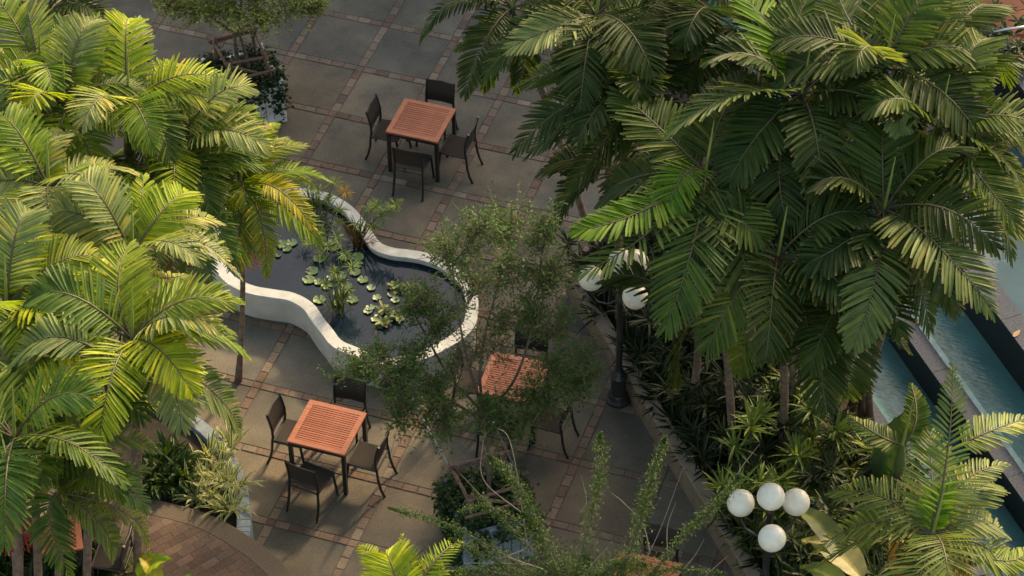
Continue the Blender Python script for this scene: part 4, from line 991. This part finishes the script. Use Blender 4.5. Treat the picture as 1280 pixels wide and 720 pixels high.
palm('palm over the lamp globes with a bright new frond and a long hanging one', 882, 215, 5.2, [
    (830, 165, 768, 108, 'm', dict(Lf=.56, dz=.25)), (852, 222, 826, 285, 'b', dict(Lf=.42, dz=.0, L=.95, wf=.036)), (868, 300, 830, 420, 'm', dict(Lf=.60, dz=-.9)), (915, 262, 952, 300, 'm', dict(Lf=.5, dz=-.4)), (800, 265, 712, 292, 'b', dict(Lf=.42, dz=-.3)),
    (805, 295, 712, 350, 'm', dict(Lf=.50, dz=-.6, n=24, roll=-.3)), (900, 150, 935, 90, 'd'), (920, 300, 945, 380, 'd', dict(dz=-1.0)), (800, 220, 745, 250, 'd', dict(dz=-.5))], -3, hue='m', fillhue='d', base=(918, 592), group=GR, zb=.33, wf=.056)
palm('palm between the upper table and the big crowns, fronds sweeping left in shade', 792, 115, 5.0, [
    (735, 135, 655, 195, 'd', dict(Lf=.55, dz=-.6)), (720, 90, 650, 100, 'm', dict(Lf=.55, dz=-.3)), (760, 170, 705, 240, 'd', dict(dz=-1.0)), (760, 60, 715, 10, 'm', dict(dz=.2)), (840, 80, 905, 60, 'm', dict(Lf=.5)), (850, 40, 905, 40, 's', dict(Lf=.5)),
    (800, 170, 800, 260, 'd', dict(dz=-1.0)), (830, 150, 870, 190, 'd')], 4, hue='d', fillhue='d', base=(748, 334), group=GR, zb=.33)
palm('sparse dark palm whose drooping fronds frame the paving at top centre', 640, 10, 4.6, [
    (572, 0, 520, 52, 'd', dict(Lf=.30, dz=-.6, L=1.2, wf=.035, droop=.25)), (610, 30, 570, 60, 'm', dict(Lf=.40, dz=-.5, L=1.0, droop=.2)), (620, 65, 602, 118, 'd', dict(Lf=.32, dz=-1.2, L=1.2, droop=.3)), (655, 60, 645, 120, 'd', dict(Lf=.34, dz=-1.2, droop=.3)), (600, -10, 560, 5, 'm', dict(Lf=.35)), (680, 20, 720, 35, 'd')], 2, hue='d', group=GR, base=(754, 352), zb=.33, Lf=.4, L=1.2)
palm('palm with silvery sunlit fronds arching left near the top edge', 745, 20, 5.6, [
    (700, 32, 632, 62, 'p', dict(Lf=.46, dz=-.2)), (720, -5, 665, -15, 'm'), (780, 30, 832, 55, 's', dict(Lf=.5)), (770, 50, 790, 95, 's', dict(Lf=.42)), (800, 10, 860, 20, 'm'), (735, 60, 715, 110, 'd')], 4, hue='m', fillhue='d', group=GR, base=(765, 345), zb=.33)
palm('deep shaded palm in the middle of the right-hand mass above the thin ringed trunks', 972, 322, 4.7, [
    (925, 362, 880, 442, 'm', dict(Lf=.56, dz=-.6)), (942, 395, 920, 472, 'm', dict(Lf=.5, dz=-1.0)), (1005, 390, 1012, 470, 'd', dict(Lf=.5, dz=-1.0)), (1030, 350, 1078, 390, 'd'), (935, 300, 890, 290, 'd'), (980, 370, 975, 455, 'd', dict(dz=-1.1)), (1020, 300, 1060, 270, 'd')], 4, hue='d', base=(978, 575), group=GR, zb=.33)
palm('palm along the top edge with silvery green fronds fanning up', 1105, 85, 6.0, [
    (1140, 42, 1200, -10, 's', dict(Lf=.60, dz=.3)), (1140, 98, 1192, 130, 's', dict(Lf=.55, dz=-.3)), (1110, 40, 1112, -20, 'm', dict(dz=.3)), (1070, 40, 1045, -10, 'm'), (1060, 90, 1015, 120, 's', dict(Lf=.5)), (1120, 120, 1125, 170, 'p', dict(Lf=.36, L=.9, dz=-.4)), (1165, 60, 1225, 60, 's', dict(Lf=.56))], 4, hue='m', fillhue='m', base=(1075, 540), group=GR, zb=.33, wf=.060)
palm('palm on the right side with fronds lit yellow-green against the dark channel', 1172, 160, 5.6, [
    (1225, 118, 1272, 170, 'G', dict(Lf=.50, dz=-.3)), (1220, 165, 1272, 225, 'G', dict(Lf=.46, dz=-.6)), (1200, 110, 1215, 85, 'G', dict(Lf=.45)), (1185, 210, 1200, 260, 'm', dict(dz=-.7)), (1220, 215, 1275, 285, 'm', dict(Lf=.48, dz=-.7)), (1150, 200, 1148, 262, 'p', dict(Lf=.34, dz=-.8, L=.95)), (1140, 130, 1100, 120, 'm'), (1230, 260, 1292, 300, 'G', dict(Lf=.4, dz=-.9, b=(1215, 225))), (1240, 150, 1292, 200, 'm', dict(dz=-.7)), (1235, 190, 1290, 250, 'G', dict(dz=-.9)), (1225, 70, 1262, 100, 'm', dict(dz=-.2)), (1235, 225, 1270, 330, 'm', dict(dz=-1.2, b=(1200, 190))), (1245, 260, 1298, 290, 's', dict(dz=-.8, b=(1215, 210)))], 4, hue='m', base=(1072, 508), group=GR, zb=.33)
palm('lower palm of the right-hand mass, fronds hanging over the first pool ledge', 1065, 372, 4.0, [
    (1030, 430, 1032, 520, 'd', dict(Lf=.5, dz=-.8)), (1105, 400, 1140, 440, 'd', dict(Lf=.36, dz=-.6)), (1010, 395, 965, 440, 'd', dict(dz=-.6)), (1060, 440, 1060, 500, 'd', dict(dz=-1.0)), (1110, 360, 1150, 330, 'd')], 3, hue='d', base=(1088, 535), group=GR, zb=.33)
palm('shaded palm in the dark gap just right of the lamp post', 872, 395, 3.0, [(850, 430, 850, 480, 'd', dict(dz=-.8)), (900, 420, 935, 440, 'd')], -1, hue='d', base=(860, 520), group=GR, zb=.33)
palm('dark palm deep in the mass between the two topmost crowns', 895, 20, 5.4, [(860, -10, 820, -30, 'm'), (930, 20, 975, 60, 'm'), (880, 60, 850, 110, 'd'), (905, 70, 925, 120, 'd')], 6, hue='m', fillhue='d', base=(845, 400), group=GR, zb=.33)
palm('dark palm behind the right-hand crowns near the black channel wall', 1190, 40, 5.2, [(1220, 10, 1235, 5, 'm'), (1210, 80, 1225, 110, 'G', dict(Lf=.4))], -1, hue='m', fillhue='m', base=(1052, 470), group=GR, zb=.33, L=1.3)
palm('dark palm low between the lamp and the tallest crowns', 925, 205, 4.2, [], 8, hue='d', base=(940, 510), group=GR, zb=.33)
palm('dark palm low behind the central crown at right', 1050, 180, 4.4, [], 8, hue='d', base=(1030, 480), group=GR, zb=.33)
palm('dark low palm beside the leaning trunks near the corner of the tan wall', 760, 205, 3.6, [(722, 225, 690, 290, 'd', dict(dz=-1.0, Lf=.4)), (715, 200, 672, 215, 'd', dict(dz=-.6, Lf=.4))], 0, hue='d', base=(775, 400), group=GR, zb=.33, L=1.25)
# ---- bright palm at lower right
palm('young palm at lower right, fronds spread both ways, orange fibres at its heart', 1166, 668, 2.7, [
    (1165, 610, 1163, 535, 'l', dict(Lf=.44, dz=.6, wf=.05)), (1105, 622, 1032, 612, 'l', dict(Lf=.40, dz=-.1, wf=.042)), (1092, 652, 1008, 692, 'l', dict(Lf=.36, dz=-.5, wf=.038, n=26)), (1218, 650, 1262, 668, 'p', dict(Lf=.40, dz=-.3)), (1232, 684, 1278, 725, 'l', dict(Lf=.40, dz=-.5)),
    (1202, 605, 1262, 575, 'p', dict(Lf=.32, dz=.3)), (1185, 560, 1192, 448, 'l', dict(Lf=.30, dz=1.0, L=1.9)), (1235, 540, 1290, 515, 'p', dict(Lf=.34, dz=.4, b=(1195, 560))), (1168, 640, 1190, 605, 'b', dict(Lf=.26, L=.5, dz=.3)), (1150, 720, 1130, 770, 'l'), (1245, 700, 1290, 690, 'G', dict(Lf=.3))], 3, hue='l', base=(1168, 800), zb=0, wf=.045, L=1.3, fill_up=-.1, skirt=4)
palm('slim palm behind the young one, fronds reaching across the granite ledge', 1128, 556, 2.0, [(1100, 545, 1060, 520, 's', dict(Lf=.24)), (1145, 525, 1140, 478, 'm', dict(Lf=.22))], 0, hue='m', base=(1100, 660), zb=.33, L=.9, Lf=.3)
# ---- left-hand group
LO = dict(group=GL, wf=.046)
palm('palm in the upper left corner, its frond crossing the corner of the picture', 50, 92, 4.7, [(22, 35, -8, -8, 'G', dict(Lf=.50)), (28, 110, -5, 60, 'y', dict(Lf=.46)), (30, 130, 5, 180, 'G'), (70, 60, 78, 20, 'm')], 4, hue='G', fillhue='G', group=GL, base=(50, 395))
palm('palm near the top left with one upright golden frond like a feather', 80, 128, 4.9, [(84, 80, 88, 26, 'y', dict(Lf=.50, dz=.45)), (105, 62, 118, 16, 'P', dict(Lf=.34, L=1.3)), (50, 100, 30, 110, 'G'), (70, 165, 20, 210, 'G'), (110, 145, 150, 165, 'G')], 4, hue='G', fillhue='G', **LO, base=(85, 450))
palm('palm with a cream fan-shaped frond beside the chair at top left', 160, 132, 4.7, [(165, 75, 172, 18, 'p', dict(Lf=.42, L=1.25)), (195, 92, 232, 78, 'Y', dict(Lf=.36)), (205, 108, 262, 98, 'y', dict(Lf=.42)), (130, 85, 118, 14, 'G', dict(Lf=.40)), (158, 110, 158, 82, 'Y', dict(Lf=.42, L=.9)), (120, 130, 85, 125, 'p', dict(Lf=.36)), (190, 145, 215, 200, 'g')], 4, hue='G', fillhue='G', **LO, base=(160, 450))
palm('palm reaching toward the white planter with pale stiff fronds', 222, 182, 4.3, [(285, 150, 345, 158, 'P', dict(Lf=.34)), (232, 160, 232, 128, 'G', dict(Lf=.34)), (265, 185, 310, 215, 'G'), (250, 135, 268, 115, 'G'), (200, 150, 170, 130, 'G'), (245, 215, 265, 265, 'g')], 4, hue='G', fillhue='G', **LO, base=(225, 470))
palm('slender palm over the pond with golden yellow fronds and orange fruit', 300, 236, 3.5, [(325, 195, 385, 178, 'G', dict(Lf=.42)), (345, 235, 398, 290, 'o', dict(Lf=.36)), (320, 180, 348, 150, 'Y', dict(Lf=.3)), (325, 270, 335, 350, 'G', dict(Lf=.36, dz=-.8)), (300, 190, 305, 150, 'G'), (260, 215, 215, 225, 'G'), (330, 215, 390, 225, 'y', dict(Lf=.36)), (300, 280, 290, 340, 'g', dict(dz=-.8))], 3, hue='G', fillhue='G', **LO, base=(298, 476), pointed=True, r=.042, fruit=('orange_fruit', (-1.3, .2)), L=1.25)
palm('palm left of the pond with a pale frond, sheen put into its colour, pointing at the white rim', 165, 318, 4.9, [(235, 298, 308, 348, 'P', dict(Lf=.36, dz=-.5)), (158, 285, 166, 250, 'G', dict(Lf=.5)), (205, 262, 238, 235, 'Y', dict(Lf=.5)), (120, 300, 75, 330, 'G', dict(Lf=.45)), (190, 345, 235, 345, 'p', dict(Lf=.40)), (130, 270, 100, 235, 'G'), (175, 270, 180, 215, 'Y', dict(Lf=.36))], 4, hue='G', fillhue='G', **LO, base=(165, 640))  # hue P stands in for sheen on the long right frond
palm('palm at the left edge with a lime frond rising from below', 8, 385, 5.0, [(12, 320, 28, 262, 'Y', dict(Lf=.52)), (40, 350, 80, 320, 'G'), (-5, 340, -30, 300, 'G'), (40, 400, 78, 430, 'g')], 4, hue='G', fillhue='G', **LO, base=(10, 720))
palm('palm by the left edge halfway up, small pale fronds bunched together', 60, 232, 5.0, [(62, 180, 95, 160, 'p', dict(Lf=.36)), (20, 215, -10, 195, 'p', dict(Lf=.36)), (75, 275, 70, 330, 'p', dict(Lf=.40)), (100, 225, 140, 210, 'P', dict(Lf=.38)), (30, 260, -5, 300, 'G'), (95, 265, 145, 290, 'G'), (60, 200, 60, 165, 'Y', dict(Lf=.3, L=.8))], 4, hue='p', fillhue='G', **LO, base=(62, 560))
palm('palm with the tidiest broad frond reaching right toward the slatted table', 165, 424, 5.1, [(235, 402, 312, 440, 'G', dict(Lf=.58, roll=.15, vee=.05)), (60, 422, 2, 462, 'p', dict(Lf=.46, b=(125, 440))), (148, 365, 158, 302, 'G', dict(Lf=.55)), (208, 465, 230, 540, 'p', dict(Lf=.46, dz=-.7)), (255, 480, 306, 540, 's', dict(Lf=.46, dz=-.8)),
     (185, 395, 165, 370, 'Y', dict(Lf=.4, L=.8)), (215, 378, 305, 372, 'G', dict(Lf=.45)), (135, 480, 120, 540, 'g', dict(dz=-.7)), (110, 395, 70, 370, 'G')], 4, hue='G', fillhue='G', **LO, base=(170, 760))
palm('palm low on the left with a lime frond rising diagonally to the right', 18, 548, 4.9, [(68, 480, 122, 432, 'Y', dict(Lf=.42, pt=True)), (42, 568, 52, 628, 'P', dict(Lf=.34, dz=-.5)), (-10, 500, -30, 460, 'G'), (60, 530, 110, 520, 'G')], 3, hue='G', fillhue='g', **LO, base=(20, 880))
palm('palm whose long level frond shows neat hanging leaflets above the brick terrace', 40, 562, 4.4, [(125, 542, 206, 562, 'l', dict(Lf=.42, b=(48, 556))), (110, 590, 190, 585, 'g', dict(Lf=.42, dz=-.7)), (80, 600, 100, 640, 'g', dict(dz=-.8)), (10, 600, -20, 640, 'm'), (80, 500, 110, 470, 'G')], 3, hue='g', fillhue='g', **LO, base=(45, 850))
palm('palm with red fruit clusters in the lower left corner, fronds drooping over the terrace', 72, 615, 4.0, [(62, 650, 88, 725, 'g', dict(Lf=.40, dz=-.9)), (125, 655, 145, 702, 's', dict(Lf=.36, dz=-.8)), (155, 640, 192, 688, 'l', dict(Lf=.30, dz=-.6, n=22)), (100, 600, 130, 590, 'm')], -4, hue='g', fillhue='m', **LO, base=(65, 870), fruit=None)
palm('thin-trunked palm with hanging red fruit strands at the left edge', 8, 585, 3.5, [(-15, 600, -40, 620, 'm', dict(dz=-.3)), (-10, 560, -25, 530, 'm', dict(dz=.2)), (30, 570, 55, 560, 'm', dict(dz=.2))], -5, hue='m', **LO, base=(22, 830), fruit=('red_fruit', (-1.2, -.3, -2.0)), r=.05)
palm('small palm with upright lime fronds at the bottom edge, centre left', 505, 765, 3.2, [(472, 705, 446, 678, 'Y', dict(Lf=.24, dz=.4, pt=True, wf=.030, n=20)), (508, 712, 503, 664, 'Y', dict(Lf=.22, dz=.5, pt=True, wf=.030, n=20)), (545, 700, 580, 672, 'Y', dict(Lf=.26, dz=.3, pt=True, wf=.032, n=20)), (530, 715, 548, 690, 'G', dict(Lf=.22, pt=True, n=18)), (480, 735, 450, 715, 'Y', dict(Lf=.22, pt=True, n=18))], 0, hue='G', **LO, base=(520, 975), L=.9, pointed=True)
palm('deep green palm filling the gap in the middle of the left-hand mass', 105, 370, 4.2, [], 8, hue='g', **LO, base=(105, 660))
palm('deep green palm under the pale crowns, left of the white planter', 205, 235, 3.9, [], 8, hue='g', **LO, base=(205, 500), fruit=('red_fruit', (-.8,)))
palm('dark palm in the shade at the very top left corner', 60, 15, 3.6, [], 6, hue='d', **LO, base=(55, 250))
palm('deep green palm under the lime frond, lower left', 105, 500, 4.0, [], 7, hue='g', **LO, base=(105, 790))
palm('palm at the left edge under the corner frond, in half shade', 5, 170, 4.3, [(20, 205, 60, 245, 'p'), (-10, 130, -20, 90, 'G')], 6, hue='G', fillhue='G', **LO, base=(5, 470))
